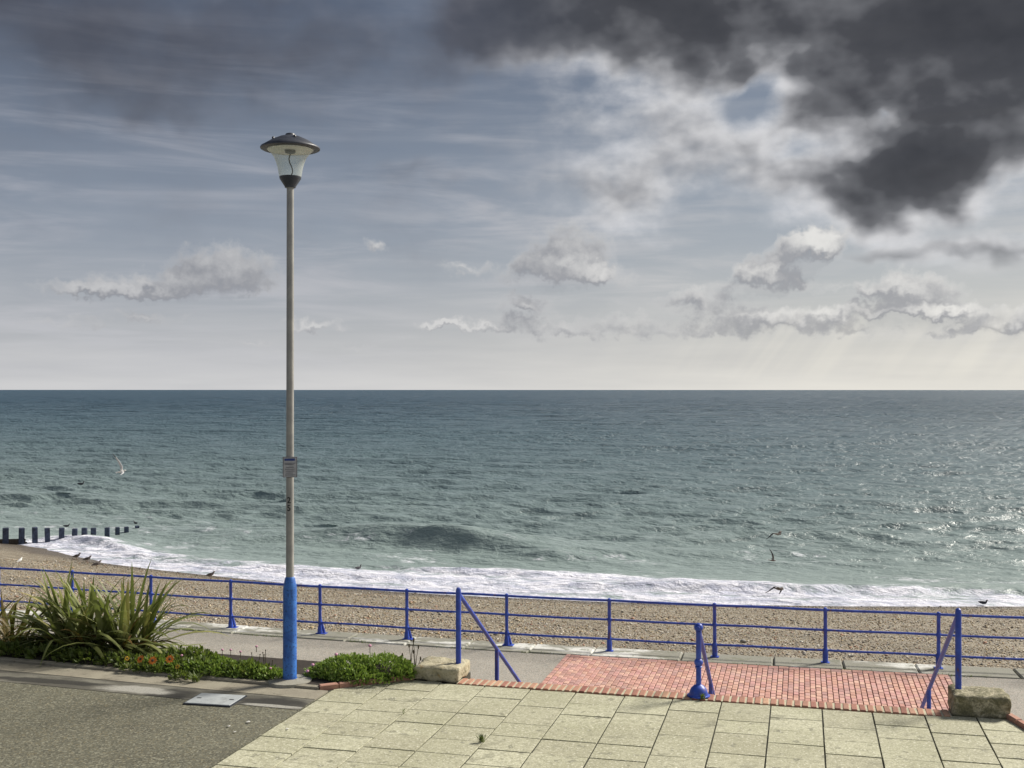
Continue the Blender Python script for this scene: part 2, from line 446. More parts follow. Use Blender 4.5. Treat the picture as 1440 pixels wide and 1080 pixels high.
def m_beach(N, b):
    wet = N.new('ShaderNodeAttribute', attribute_name='wet').outputs['Fac']
    v = N.voro(N.pos, 24, out='Color'); d = N.voro(N.pos, 24)
    v2 = N.voro(N.pos, 7.5, out='Color')
    sc_ = N.new('ShaderNodeSeparateColor'); N.l.new(v, sc_.inputs[0])
    s2 = N.new('ShaderNodeSeparateColor'); N.l.new(v2, s2.inputs[0])
    c = N.ramp(sc_.outputs[0], [(0, (.14, .12, .09)), (.3, (.31, .255, .175)), (.6, (.42, .355, .255)), (.85, (.38, .35, .29)), (1, (.70, .66, .56))])
    c = N.mix(N.ss(s2.outputs[0], .7, 1, 0, .6), c, (.12, .07, .045))
    big = N.noise(N.mapping(N.pos, sc=(.35, 1, 1)), .5, 5, .65)
    c = N.mix(N.ss(big, .46, .66, 0, .6), c, (.19, .165, .12))
    c = N.mix(N.m('MULTIPLY', wet, .72), c, (.060, .042, .028))
    setp(N, b, base=c, rough=N.lin(wet, 0, 1, .9, .45), normal=N.bump(N.m('SUBTRACT', sc_.outputs[1], d), .9, .06))

mat('slab', m_slab)
mat('tarmac_dark', m_tarmac((.125, .122, .086), (.095, .092, .064), (.28, .27, .20), (.18, .15, .08)))
mat('tarmac_grey', m_tarmac((.34, .325, .285), (.275, .265, .232), (.50, .435, .38), (.34, .27, .19)))
mat('joint', m_plain((.055, .055, .038), .95, sc=9))
mat('sand_joint', m_plain((.20, .155, .12), .95, var=.5, sc=5))
mat('concrete', m_concrete((.25, .235, .19), (.36, .345, .29), (.12, .115, .08)))
mat('kerb', m_concrete((.24, .215, .165), (.30, .275, .21), (.10, .09, .065)))
def m_seakerb(N, b):
    n = N.noise(N.mapping(N.pos, sc=(.5, 1.2, 1)), 1.1, 5, .62); f = N.noise(N.pos, 30, 4, .7); g = N.noise(N.pos, 3.5, 5, .7)
    c = N.mix(N.ss(n, .50, .62), (.235, .23, .19), (.62, .62, .58))
    c = N.mix(N.ss(g, .52, .66, 0, .8), c, (.15, .155, .10))
    c = N.mix(N.ss(f, .5, .72, 0, .5), c, (.17, .165, .13))
    setp(N, b, base=c, rough=.9, normal=N.bump(N.m('ADD', f, g), .6, .012))
mat('seakerb', m_seakerb)
def m_band(N, b):
    n = N.noise(N.mapping(N.pos, sc=(.55, 1.6, 1)), 1.5, 6, .62); f = N.noise(N.pos, 45, 3, .7); v = N.noise(N.mapping(N.pos, sc=(.7, 1.3, 1)), 3.0, 5, .65)
    c = N.mix(N.ss(n, .42, .60), (.075, .070, .055), (.17, .162, .13))
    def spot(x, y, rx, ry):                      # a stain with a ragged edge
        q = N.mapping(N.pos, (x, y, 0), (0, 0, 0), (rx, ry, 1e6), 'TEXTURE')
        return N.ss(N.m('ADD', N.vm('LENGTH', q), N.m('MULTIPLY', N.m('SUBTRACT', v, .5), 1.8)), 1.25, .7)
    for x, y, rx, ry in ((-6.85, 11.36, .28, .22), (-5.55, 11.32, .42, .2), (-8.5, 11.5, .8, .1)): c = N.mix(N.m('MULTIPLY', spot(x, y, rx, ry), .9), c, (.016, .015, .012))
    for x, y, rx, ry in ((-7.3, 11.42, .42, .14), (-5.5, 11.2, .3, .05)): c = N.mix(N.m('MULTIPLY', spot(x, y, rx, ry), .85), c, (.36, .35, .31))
    c = N.mix(N.ss(f, .5, .7, 0, .5), c, (.05, .046, .036))
    setp(N, b, base=c, rough=.9, normal=N.bump(f, .5, .006))
mat('band', m_band)
mat('brick_red', m_brick([(.46, .22, .18), (.58, .32, .26), (.54, .28, .26), (.64, .40, .31), (.52, .27, .20), (.40, .22, .20), (.56, .34, .30)], (.34, .25, .21)))
mat('brick_step', m_brick([(.25, .09, .065), (.40, .20, .13), (.30, .115, .085), (.50, .30, .19), (.27, .10, .08)], (.15, .085, .065)))
mat('mortar', m_plain((.50, .46, .33), .95, sc=14))
mat('brick_edge', m_brick([(.38, .18, .13), (.46, .25, .18), (.34, .17, .13)], (.20, .13, .10)))
mat('soil', m_plain((.035, .026, .018), 1.0, var=.5))
mat('stone', lambda N, b: m_stone(.05, N, b))
mat('stone_mossy', lambda N, b: m_stone(.14, N, b))
mat('blue', m_paint((.020, .055, .36), (.045, .11, .54), (.01, .02, .10), rust=True))
mat('blue_sleeve', m_paint((.02, .10, .40), (.05, .20, .60), (.01, .03, .10), amt=.54))
mat('pole', m_paint((.27, .265, .25), (.36, .35, .32), (.17, .15, .12), .5))
mat('dark_metal', m_paint((.030, .034, .045), (.055, .06, .075), (.02, .02, .025), .4))
mat('cover', m_concrete((.30, .325, .335), (.38, .405, .41), (.21, .22, .22)))
mat('white_plate', m_plain((.42, .42, .44), .5, sc=30))
mat('brightening_disc', m_plain((.82, .83, .80), .5, var=.08))
mat('print_blue', m_plain((.02, .05, .22), .6))
mat('print_grey', m_plain((.12, .12, .14), .6))
mat('print_black', m_plain((.015, .015, .02), .6))
mat('wood', m_plain((.075, .095, .15), .85, var=.6, sc=6))
mat('wood_brown', m_plain((.075, .058, .042), .9, var=.5, sc=9))
mat('flax', m_leaf((.11, .125, .035), (.25, .275, .10), (.44, .37, .15)))
mat('flax_dead', m_leaf((.12, .06, .02), (.22, .125, .045), (.34, .22, .09)))
mat('flax_red', m_leaf((.10, .05, .02), (.14, .11, .035), (.22, .17, .06)))
mat('thrift', m_leaf((.09, .15, .025), (.23, .34, .07), (.42, .45, .15)))
mat('weed', m_leaf((.05, .07, .015), (.11, .15, .035), (.17, .17, .06)))
mat('stalk', m_plain((.07, .055, .03), .9))
mat('pink', m_plain((.62, .30, .42), .7))
mat('orange', m_plain((.75, .22, .02), .6))
mat('yellow', m_plain((.70, .45, .03), .6))
mat('paper', m_plain((.7, .69, .64), .8))
mat('bird', m_vcol(.75))
mat('pebble', m_vcol(.75))
mat('sea', m_sea)
mat('beach', m_beach)
def m_glass(N, b):
    setp(N, b, base=(.72, .76, .72), rough=.25, spec=.5)
    t = N.new('ShaderNodeBsdfTransparent'); N.put(t.inputs[0], (.92, .95, .92))
    tl = N.new('ShaderNodeBsdfTranslucent'); N.put(tl.inputs[0], (.75, .78, .74))
    m1 = N.new('ShaderNodeMixShader'); m1.inputs[0].default_value = .5
    N.l.new(b.outputs[0], m1.inputs[1]); N.l.new(tl.outputs[0], m1.inputs[2])
    fr = N.new('ShaderNodeLayerWeight'); fr.inputs[0].default_value = .35
    m2 = N.new('ShaderNodeMixShader'); N.put(m2.inputs[0], N.lin(fr.outputs['Facing'], 0, 1, .80, .25))
    N.l.new(m1.outputs[0], m2.inputs[1]); N.l.new(t.outputs[0], m2.inputs[2]); N.l.new(m2.outputs[0], N.out.inputs[0])
mat('glass', m_glass)

# ------------------------------------------------------------------ levels and lines of the place
ZL, ZS = -2.3, -5.3                     # lower promenade, still water
SX = np.array([-140, -80, -60, -40, -33.65, -28.8, -22.5, -17.1, -12.3, -7.8, -3.6, 2, 8.6, 20, 40, 80, 140.])
SY = np.array([78, 66, 59.5, 53.6, 50.1, 48.6, 46.9, 46.1, 45.9, 46.0, 46.5, 47.6, 49.3, 52, 57, 66, 80.])
def shore(x): return np.interp(x, SX, SY)
def rail_y(x): return 24.42 + .0028 * (x + 5) ** 2 if x > -18 else 24.42 + .0028 * 169 + (-(x + 18)) * .06

# ------------------------------------------------------------------ sea
def build_sea():
    ys = [43.0]
    while ys[-1] < 1500: ys.append(ys[-1] + max(.14, ys[-1] * .0042))
    while ys[-1] < 14000: ys.append(ys[-1] * 1.035)
    ys = np.array(ys); nc = 720
    u = np.linspace(0, 1, nc)
    X = (-1.02 * ys - 8)[:, None] * (1 - u)[None, :] + (.62 * ys + 8)[:, None] * u[None, :]
    Y = np.repeat(ys[:, None], nc, 1)
    S = Y - shore(X)
    dxg = (X[:, 1:2] - X[:, 0:1]) * np.ones_like(X); dyg = np.gradient(ys)[:, None] * np.ones_like(X)
    g = np.maximum(dxg * .8, dyg * .9)
    Z = np.zeros_like(X); DX = np.zeros_like(X); DY = np.zeros_like(X); RES = np.zeros_like(X)
    wx = X + 7 * (fbm(X / 45, Y / 45, 3) - .5); wy = Y + 7 * (fbm(X / 45 + 50, Y / 45 + 20, 3) - .5)
    gust = .55 + .9 * fbm(X / 60, Y / 38, 3)
    lam = np.exp(np.linspace(math.log(1.15), math.log(14), 64))
    for i, L in enumerate(lam):
        th = math.pi * 1.5 + rng.normal(0, .30 if L < 5 else .12) + .12     # running ashore
        kx, ky = math.cos(th) * 2 * math.pi / L, math.sin(th) * 2 * math.pi / L
        amp = .0175 * L ** .58 * (1.0 if L < 4 else .45)
        a = amp * sst(.45, .2, g / L) * (gust if L < 8 else 1)
        ph = kx * wx + ky * wy + rng.random() * 6.283
        sn, cs = np.sin(ph), np.cos(ph)
        Z += a * cs
        q = .85
        DX -= q * a * sn * math.cos(th); DY -= q * a * sn * math.sin(th)
    for wl, am, o1 in ((12.5, .17, 0.0), (8.3, .10, 40.0)):          # long-crested swell coming in
        ph = (Y - .35 * (shore(X) - 47) + 5.5 * (fbm(X / 40 + o1, Y / 30, 3) - .5) + 2.0 * (fbm(X / 9 + o1, Y / 9, 2) - .5)) * 2 * math.pi / wl
        c_ = .5 + .5 * np.cos(ph)
        Z += am * (2 * c_ ** 1.8 - .75) * sst(.36, .66, fbm(X / 26 + o1, Y / 11 + o1, 3)) * sst(.45, .2, g / wl) * 1.6
    Z = .5 * np.tanh(Z / .5)
    fade = .12 + .88 * sst(3, 20, S)
    Z *= fade; DX *= fade; DY *= fade
    # swells rearing up before they break: steep on the landward face
    for s0, xc, wd, am in ((12.5, -19.5, 7.5, .95), (19.5, .5, 10, .70), (31, -16, 14, .12), (9.5, -30, 7, .16)):
        cen = s0 + 1.1 * np.sin(X * .23 + s0) + 1.6 * (fbm(X / 6 + s0, Y * 0 + s0, 3) - .5)
        t = S - cen
        prof = np.where(t < 0, np.exp(-(t / 1.15) ** 2), np.exp(-(t / 3.2) ** 2))
        Z += am * prof * np.exp(-((X - xc) / wd) ** 2) * (.7 + .6 * fbm(X / 5, Y / 5, 3))
    # foam
    wf = np.interp(X, [-60, -45, -41, -39, -33, -29.4, -24, -19.6, -10.8, -4, 2, 8, 12], [.9, .9, 4.6, 4.4, 3.8, 3.4, 4.2, 5.4, 6.6, 5.4, 3.6, 2.4, 2.0]) + 2.2 * (fbm(X / 5, Y / 9, 4) - .5)
    foam = 1.0 * sst(wf + 2.4, wf - 1.6, S)
    foam *= .42 + .68 * fbm(X / 2.6, Y / .7, 4)
    foam = np.where(S < 1.2, np.maximum(foam, .58), foam)
    streak = fbm(X / 9, Y / 2.2, 4)
    foam = np.maximum(foam, .40 * sst(34, 4, S) * sst(.40, .68, streak))
    Z += foam * (.20 * fbm(X / .9, Y / .7, 4) - .06) * sst(-.5, 1.5, S)
    # the spent bore running up the beach, and the broken wave by the groyne
    for s0, xc, wd, am in ((3.0, -3.0, 7.0, .34), (2.6, 8, 6, .25), (3.2, -38.5, 3.5, .35), (5.4, -14, 9, .26), (2.5, -26, 8, .2)):
        t = S - s0 - .9 * (fbm(X / 2.5, Y * 0 + s0, 3) - .5)
        Z += am * np.where(t < 0, np.exp(-(t / .45) ** 2), np.exp(-(t / 1.8) ** 2)) * np.exp(-((X - xc) / wd) ** 2)
    # white horses here and there
    crest = sst(.42, .62, Z) * sst(.55, .75, fbm(X / 7 + 3, Y / 7, 3)) * sst(12, 25, S)
    foam = np.maximum(foam, crest * .42)
    V = np.stack([X + DX, Y + DY, ZS + Z - (Y / 12000.0) ** 2 * 3.0], -1).reshape(-1, 3)
    me = np_mesh('sea', V, grid_faces(len(ys), nc))
    attr(me, 'foam', foam)
    attr(me, 'shallow', .55 * np.exp(-np.maximum(S, 0) / 35) + .45 * np.exp(-np.maximum(S, 0) / 240))
    attr(me, 'ripple', np.clip(.35 + Y / 260, .35, 2.4))
    o = link('sea', me, MATS['sea'])
    tag(o, 'choppy grey green sea with white surf along the shingle', 'sea', kind='structure')
build_sea()

# ------------------------------------------------------------------ beach
def beach_z(x, y):
    ry = np.vectorize(rail_y)(x) + .35
    t = (y - ry) / (shore(x) - ry)
    z = (ZL - .16) + (ZS - ZL + .16) * np.where(t < 1, .93 * t + .07 * t * t, 1 + (t - 1) * 1.1)
    z = z + .16 * (fbm(x / 5, y / 1.8, 4) - .5) * sst(0, .15, t) * sst(1.0, .9, t)
    z = z + .07 * np.sin((shore(x) - y) * 1.1 + 3 * fbm(x / 8, y / 8, 2)) * sst(.2, .5, t) * sst(1, .85, t)
    z = z + .12 * np.exp(-((x + 45.5) / 3.5) ** 2) * sst(.6, .98, t) * sst(1.15, 1.0, t)     # shingle heaped against the groyne
    return z
def build_beach():
    xs = np.linspace(-125, 95, 560); ts = np.linspace(0, 1, 150)
    X = np.repeat(xs[None], 150, 0)
    ry = np.array([rail_y(x) for x in xs]) + .05
    Y = ry[None] + (shore(xs)[None] + 14 - ry[None]) * ts[:, None]
    Zb = beach_z(X, Y)
    me = np_mesh('beach', np.stack([X, Y, Zb], -1).reshape(-1, 3), grid_faces(150, 560))
    attr(me, 'wet', sst(2.6, .8, (shore(X) - Y) + 1.6 * (fbm(X / 3, Y / 3, 3) - .5)))
    tag(link('beach', me, MATS['beach']), 'brown shingle beach sloping down to the surf', 'beach', kind='structure')
    # loose pebbles that stand out of the shingle
    n = 62000
    px = rng.uniform(-36, 8, n); t = rng.random(n) ** 1.2 * .97
    ryp = np.array([rail_y(x) for x in px]) + .4
    py = ryp + (shore(px) - ryp) * t
    k = (px > -1.0 * py - 4) & (px < .32 * py + 2)
    px, py = px[k], py[k]; n = len(px)
    pz = beach_z(px, py)
    base = np.array([[1, 0, 0], [0, 1, 0], [-1, 0, 0], [0, -1, 0], [0, 0, .8], [0, 0, -.8]], float)
    sz = .015 * np.exp(rng.normal(0, .5, n)) + .010
    ang_ = rng.random(n) * 6.283; asp = rng.uniform(.6, 1.0, n); fl = rng.uniform(.4, .8, n)
    V = np.repeat(base[None], n, 0) * np.stack([sz, sz * asp, sz * fl], -1)[:, None, :]
    V += rng.normal(0, .12, V.shape) * sz[:, None, None]
    c, s_ = np.cos(ang_)[:, None], np.sin(ang_)[:, None]
    V = np.stack([V[..., 0] * c - V[..., 1] * s_ + px[:, None], V[..., 0] * s_ + V[..., 1] * c + py[:, None], V[..., 2] + (pz + sz * .25)[:, None]], -1)
    tri = np.array([[0, 1, 4], [1, 2, 4], [2, 3, 4], [3, 0, 4], [1, 0, 5], [2, 1, 5], [3, 2, 5], [0, 3, 5]])
    F = (np.arange(n) * 6)[:, None, None] + tri[None]
    me = np_mesh('shingle_pebbles', V.reshape(-1, 3), F.reshape(-1, 3))
    pal = np.array([[.14, .12, .09], [.30, .235, .15], [.38, .31, .21], [.27, .25, .215], [.50, .46, .40], [.33, .18, .12], [.60, .57, .50], [.20, .16, .11], [.40, .29, .15]])
    cc = pal[rng.choice(len(pal), n, p=[.17, .19, .19, .13, .09, .05, .04, .08, .06])] * rng.uniform(.8, 1.15, (n, 1))
    wetp = sst(2.4, .8, shore(px) - py)[:, None]
    cc = 1.2 * cc * (1 - .6 * wetp)
    attr_c(me, 'col', np.repeat(cc, 6, 0))
    tag(link('shingle_pebbles', me, MATS['pebble']), 'loose brown, grey and white pebbles all over the beach', 'pebbles', kind='stuff')
build_beach()

# ------------------------------------------------------------------ lower promenade with its sea kerb
def strip(name, m, f0, f1, x0, x1, z0, z1, n=60):
    mb = MB()
    xs = [x0 + (x1 - x0) * i / n for i in range(n + 1)]
    v = []
    for x in xs: v += [(x, f0(x), z1), (x, f1(x), z1), (x, f1(x), z0), (x, f0(x), z0)]
    f = []
    for i in range(n):
        o = i * 4
        for k in range(4): f.append((o + k, o + 4 + k, o + 4 + (k + 1) % 4, o + (k + 1) % 4))
    f += [(0, 1, 2, 3), (n * 4 + 3, n * 4 + 2, n * 4 + 1, n * 4)]
    mb.add(v, f)
    return mb.build(name, m, smooth=None)
def kin(x): return rail_y(x) - .52
o = strip('lower_promenade', MATS['tarmac_grey'], lambda x: 9.0, kin, -70, 40, ZL - .5, ZL)
tag(o, 'grey tarmac lower promenade behind the sea railing', 'promenade', kind='structure')
sk = strip('sea_kerb', MATS['joint'], lambda x: kin(x) + .005, lambda x: rail_y(x) + .34, -70, 40, ZL - 1.2, ZL - .03)
tag(sk, 'pale worn concrete kerb under the blue sea railing', 'kerb', kind='structure')
x = -24.0
while x < 7.5:
    L = random.choice((1.36, 1.4, 1.45, 1.9)); xm = x + L / 2
    a = math.atan2(kin(x + L) - kin(x), L)
    mb = MB().cbox((0, 0, 0), (L - .02, .84, .16), .03)
    ob = mb.build('kerb_stone', MATS['seakerb'], sk, None, (xm, (rail_y(xm) - .09), ZL - .06 + random.uniform(-.006, .012)), (random.uniform(-.006, .006), 0, a))
    x += L
strip('kerb_end', MATS['seakerb'], lambda x: rail_y(x) - .5, lambda x: rail_y(x) + .33, -70, -24.02, ZL - .1, ZL + .02).parent = sk
strip('kerb_end', MATS['seakerb'], lambda x: rail_y(x) - .5, lambda x: rail_y(x) + .33, x + .02, 40, ZL - .1, ZL + .02, 20).parent = sk

# red brick apron at the foot of the steps
ap = MB().box((-1.02, 20.55, ZL + .006), (7.72, 6.9, .012)).build('brick_apron', MATS['sand_joint'], None, None)
tag(ap, 'red brick paved apron at the foot of the steps', 'paving', kind='structure')
BW, BL, BH = .1025, .205, .035
bm_ = MB().cbox((0, 0, 0), (BW - .014, BL - .014, BH), .006).mesh('brick')
bm_.materials.append(MATS['brick_red'])
spots = []
nx = int(7.5 / BW)
def far_y(xx): return min(kin(xx) - .02, 24.05) - .02
for i in range(nx):
    xx = -4.78 + BW * (i + .5)
    top = far_y(xx) - .22
    j = 0
    yy = top - BL / 2
    if i % 2: spots.append((xx, top - BL / 4, 0.0, .5)); yy -= BL / 2
    while yy > 17.4:
        spots.append((xx, yy, 0.0)); yy -= BL
for i in range(int(7.6 / BL)):                      # a header course along the kerb
    xx = -4.78 + BL * (i + .5)
    spots.append((xx, far_y(xx) - .055, math.pi / 2)); spots.append((xx, far_y(xx) - .16, math.pi / 2))
for j in range(int(6.4 / BL)):                      # and one down each side
    spots.append((-4.78 + BW * nx + .055, 23.9 - BL * (j + .5), 0.0)); spots.append((-4.84, 23.9 - BL * (j + .5), 0.0))
def seen(p):
    u, v, d = pix(p[0], p[1], ZL)
    return v < 958 + (u - 660) * .0662 - 3
vis = sorted([p for p in spots if seen(p)], key=lambda p: pix(p[0], p[1], ZL)[2])
near, rest = vis[:300], vis[300:] + [p for p in spots if not seen(p)]
for p in near:
    ob = link('brick', bm_, None, ap, (p[0] + random.uniform(-.003, .003), p[1], ZL + .012 + BH / 2 - .014 + random.uniform(-.003, .003)), (random.uniform(-.02, .02), random.uniform(-.02, .02), p[2] + random.uniform(-.015, .015)))
    if len(p) > 3: ob.scale.y = .47
mb = MB(); tones = []
for p in rest:
    o0 = len(mb.v); mb.cbox((0, 0, 0), (BW - .014, (BL - .014) * (.47 if len(p) > 3 else 1), BH), .006)
    c_, s_ = math.cos(p[2]), math.sin(p[2]); dz = ZL + .012 + BH / 2 - .014 + random.uniform(-.003, .003); tone = random.random()
    mb.v[o0:] = [(q[0] * c_ - q[1] * s_ + p[0], q[0] * s_ + q[1] * c_ + p[1], q[2] + dz) for q in mb.v[o0:]]
    tones += [tone] * (len(mb.v) - o0)
me = mb.mesh('brickwork'); attr(me, 'tone', tones)
o = link('brickwork', me, MATS['brick_red'], ap); o['kind'] = 'stuff'

# ------------------------------------------------------------------ sea railing
POSTX = [-22.3, -19.95, -17.69, -15.39, -13.18, -10.85, -8.70, -6.35, -4.05, -1.80, .46, 2.68, 4.95]
def railing():
    root = empty('promenade_railing', (POSTX[0], rail_y(POSTX[0]), ZL))
    tag(root, 'long blue three bar railing along the beach side of the lower promenade', 'railing')
    inv = Vector(root.location)
    zt = ZL + .02
    for i, x in enumerate(POSTX):
        y = rail_y(x); lx, ly = x - inv.x, y - inv.y
        mb = MB().lathe([(.036, 0), (.036, 1.06), (.043, 1.07), (.046, 1.10), (.036, 1.135), (.012, 1.15)], 12)
        for zz in (.26, .68): mb.lathe([(.037, zz - .05), (.047, zz - .03), (.047, zz + .03), (.037, zz + .05)], 12, capb=False, capt=False)
        p = mb.build('post', MATS['blue'], root, 40, (lx, ly, .02), (random.uniform(-.008, .008), random.uniform(-.008, .008), 0))
        if x < -5.5:      # spread foot with a raking stay
            f = MB().lathe([(.062, 0), (.058, .10), (.037, .22)], 12).tube([(.012, .015, .34), (.085, .06, .012)], [.024, .03], 8).box((.03, .02, .008), (.24, .17, .016))
        else:
            f = MB().lathe([(.056, 0), (.056, .26), (.037, .30)], 12).box((0, 0, .008), (.17, .15, .016))
        f.build('foot', MATS['blue'], p, 40)
    for zz, rr in ((1.095, .026), (.68, .023), (.26, .023)):
        pts = [(-72 + k - inv.x, rail_y(-72 + k) - inv.y, zz + .02 - .006 * math.sin(k * 2.1)) for k in range(27, 120)] 
        pts = [p for p in pts if p[0] + inv.x < 42]
        MB().tube(pts, rr, 8).build('rail', MATS['blue'], root, 60)
railing()

# ------------------------------------------------------------------ upper promenade
UX0 = -60
mb = MB()
poly = [(UX0, -8), (5.2, -8), (2.95, 9.6), (2.05, 12.66), (2.05, 13.08), (1.53, 13.08), (1.53, 12.56), (-3.87, 12.56), (-3.87, 13.16), (-4.42, 13.16), (UX0, 15.5), ]
v = [(p[0], p[1], -.011) for p in poly] + [(p[0], p[1], ZL - .3) for p in poly]
n = len(poly)
mb.add(v, [tuple(range(n))] + [(i, i + n, (i + 1) % n + n, (i + 1) % n) for i in range(n)])
up_ = mb.build('upper_promenade', MATS['joint'], smooth=None)
tag(up_, 'pale concrete slab paving at the top of the steps', 'paving', kind='structure')
slab_mesh = MB().cbox((0, 0, -.03), (.517, .425, .06), .0025).mesh('paving_slab'); slab_mesh.materials.append(MATS['slab'])
slab_long = MB().cbox((0, 0, -.03), (.517, .643, .06), .0025).mesh('paving_slab'); slab_long.materials.append(MATS['slab'])
colx = [-5.15, -4.60, -4.05, -3.52, -2.98, -2.46, -1.91, -1.38, -.85, -.33, .20, .71, 1.23, 1.74, 2.26, 2.78]
for i in range(len(colx) - 1):
    xm, wd = (colx[i] + colx[i + 1]) / 2, colx[i + 1] - colx[i]
    y = 12.61 if xm > 1.48 or xm < -3.9 else 12.54
    k = 0
    while y > 8.4:
        long_ = (k == 0 and i % 2 == 0) or random.random() < .06
        L = .655 if long_ else .437
        ym = y - L / 2
        inside = xm + .2 < 2.02 + (12.66 - ym) * .304 + .1
        if inside:
            o = link('paving_slab', slab_long if long_ else slab_mesh, None, up_, (xm, ym, random.uniform(-.003, .004)), (random.uniform(-.006, .006), random.uniform(-.006, .006), random.uniform(-.006, .006)))
            o.scale.x = (wd - .013) / .517 * random.uniform(.992, 1.0)
        y -= L; k += 1
o = MB().add([(UX0, -8, 0), (-5.165, -8, 0), (-5.165, 11.52, 0), (UX0, 12.4, 0), (UX0, -8, -.2), (-5.165, -8, -.2), (-5.165, 11.52, -.2), (UX0, 12.4, -.2)],
             [(0, 1, 2, 3), (4, 7, 6, 5), (0, 4, 5, 1), (1, 5, 6, 2), (2, 6, 7, 3), (3, 7, 4, 0)]).build('tarmac_path', MATS['tarmac_dark'], smooth=None)
tag(o, 'dark olive tarmac path beside the pale slabs', 'path', kind='structure')

def kl(x): return 11.90 + max(0, -(x + 5.3)) * .064       # front of the flower bed kerb
def lineq(name, m, off0, off1, x0, x1, z0, z1, cat, label, parent=None):
    f = lambda x, o: kl(x) - o
    ob = strip(name, m, lambda x: f(x, off0), lambda x: f(x, off1), x0, x1, z0, z1, 24)
    if parent is None: tag(ob, label, cat, kind='structure')
    else: ob.parent = parent
    return ob
lineq('worn_band', MATS['band'], .78, .36, UX0, -5.17, -.1, .004, 'path', 'dark stained strip of tarmac in front of the edging strip')
es = lineq('edging_strip', MATS['kerb'], .36, .0, UX0, -5.17, -.1, .008, 'path', 'brown concrete strip running along the flower bed kerb')
kb = lineq('bed_kerb', MATS['joint'], -.005, -.10, UX0, -5.28, -.1, .02, 'kerb', 'low concrete kerb along the front of the flower bed')
x = -12.2
while x < -5.4:
    L = min(.91, -5.28 - x)
    a = math.atan2(kl(x + L) - kl(x), L)
    MB().cbox((0, 0, 0), (L - .008, .105, .14), .012).build('kerb_stone', MATS['kerb'], kb, None, (x + L / 2, kl(x + L / 2) + .052, -.035 + random.uniform(-.004, .004)), (0, 0, a))
    x += .91
# soil of the bed
mb = MB()
poly = [(UX0, kl(UX0) + .1), (-12, kl(-12) + .1), (-5.30, 12.0), (-4.36, 12.72), (-4.36, 13.0), (-12, 13.35), (UX0, 15.4)]
n = len(poly)
mb.add([(p[0], p[1], .03) for p in poly] + [(p[0], p[1], -.1) for p in poly], [tuple(range(n))] + [(i, i + n, (i + 1) % n + n, (i + 1) % n) for i in range(n)])
tag(mb.build('flower_bed', MATS['soil'], smooth=None), 'dark soil of the flower bed behind the kerb', 'flower bed', kind='structure')

# red brick edging either side of the steps
def edging(pts, label):
    a, b = Vector(pts[0]), Vector(pts[1]); d = b - a; L = d.length; n = max(2, round(L / .225)); ang_ = math.atan2(d.y, d.x)
    root = empty('brick_edging', (a.x, a.y, 0)); tag(root, label, 'edging')
    for i in range(n):
        p = d * ((i + .5) / n)
        MB().cbox((0, 0, 0), (L / n - .01, .075, .11), .01).build('brick', MATS['brick_edge'], root, None, (p.x, p.y, .0 + random.uniform(-.003, .003)), (0, 0, ang_))
edging(((-5.30, 11.94), (-4.42, 12.66)), 'red brick edging between the leafy shrub and the slabs')
edging(((2.06, 12.66), (2.60, 10.9)), 'red brick edging at the right rim of the paving beyond the mossy block')

# ------------------------------------------------------------------ steps
st = empty('brick_steps', (-1.18, 12.66, 0)); tag(st, 'flight of brick steps going down to the lower promenade', 'steps')
mb = MB()
rise, going, ns = .1769, .30, 13
for k in range(1, ns):
    z1 = -rise * k
    mb.box((0, .12 + going * (k - .5) - .02, (z1 + ZL) / 2 - .02), (5.36, going, z1 - ZL + .04))
mb.build('flight', MATS['brick_step'], st, None)
MB().box((0, .01, -.135), (5.36, .228, .285)).build('mortar_bed', MATS['mortar'], st, None)
brick_n = MB().cbox((0, 0, 0), (.062, .232, .10), .006).mesh('brick'); brick_n.materials.append(MATS['brick_step'])
for i in range(64):
    link('brick', brick_n, None, st, (-2.66 + .0837 * i + .02, .01, -.035 + random.uniform(-.003, .003)), (random.uniform(-.02, .02), 0, random.uniform(-.03, .03)))

# ------------------------------------------------------------------ stone blocks and handrails
def stone_block(loc, size, label, seed):
    bm = bmesh.new(); bmesh.ops.create_cube(bm, size=1.0)
    bmesh.ops.subdivide_edges(bm, edges=bm.edges[:], cuts=11, use_grid_fill=True)
    rr = random.Random(seed); ox, oy = rr.random() * 50, rr.random() * 50
    for v in bm.verts:
        p = v.co.copy()
        q = Vector((p.x * size[0], p.y * size[1], p.z * size[2]))
        rad = .035
        inner = Vector([max(-s / 2 + rad, min(s / 2 - rad, c)) for s, c in zip(size, q)])
        d = q - inner
        if d.length > 1e-6: q = inner + d.normalized() * rad
        k = float(fbm(np.array(q.x * 9 + ox + q.z * 7), np.array(q.y * 9 + oy - q.z * 5), 3)) - .5
        n_ = d.normalized() if d.length > 1e-6 else Vector()
        v.co = q + n_ * k * .05
    me = bpy.data.meshes.new('stone_block'); bm.to_mesh(me); bm.free(); me.shade_smooth()
    o = link('stone_block', me, MATS['stone_mossy' if 'mossy' in label else 'stone'], None, loc)
    tag(o, label, 'stone block', 'stone blocks at the head of the steps'); return o
stone_block((-4.14, 12.88, .075), (.56, .54, .17), 'pale sunlit stone block beside the leafy shrub, carrying a blue post', 3)
stone_block((1.80, 12.84, .105), (.56, .46, .235), 'dark mossy stone block at the right end of the steps', 5)

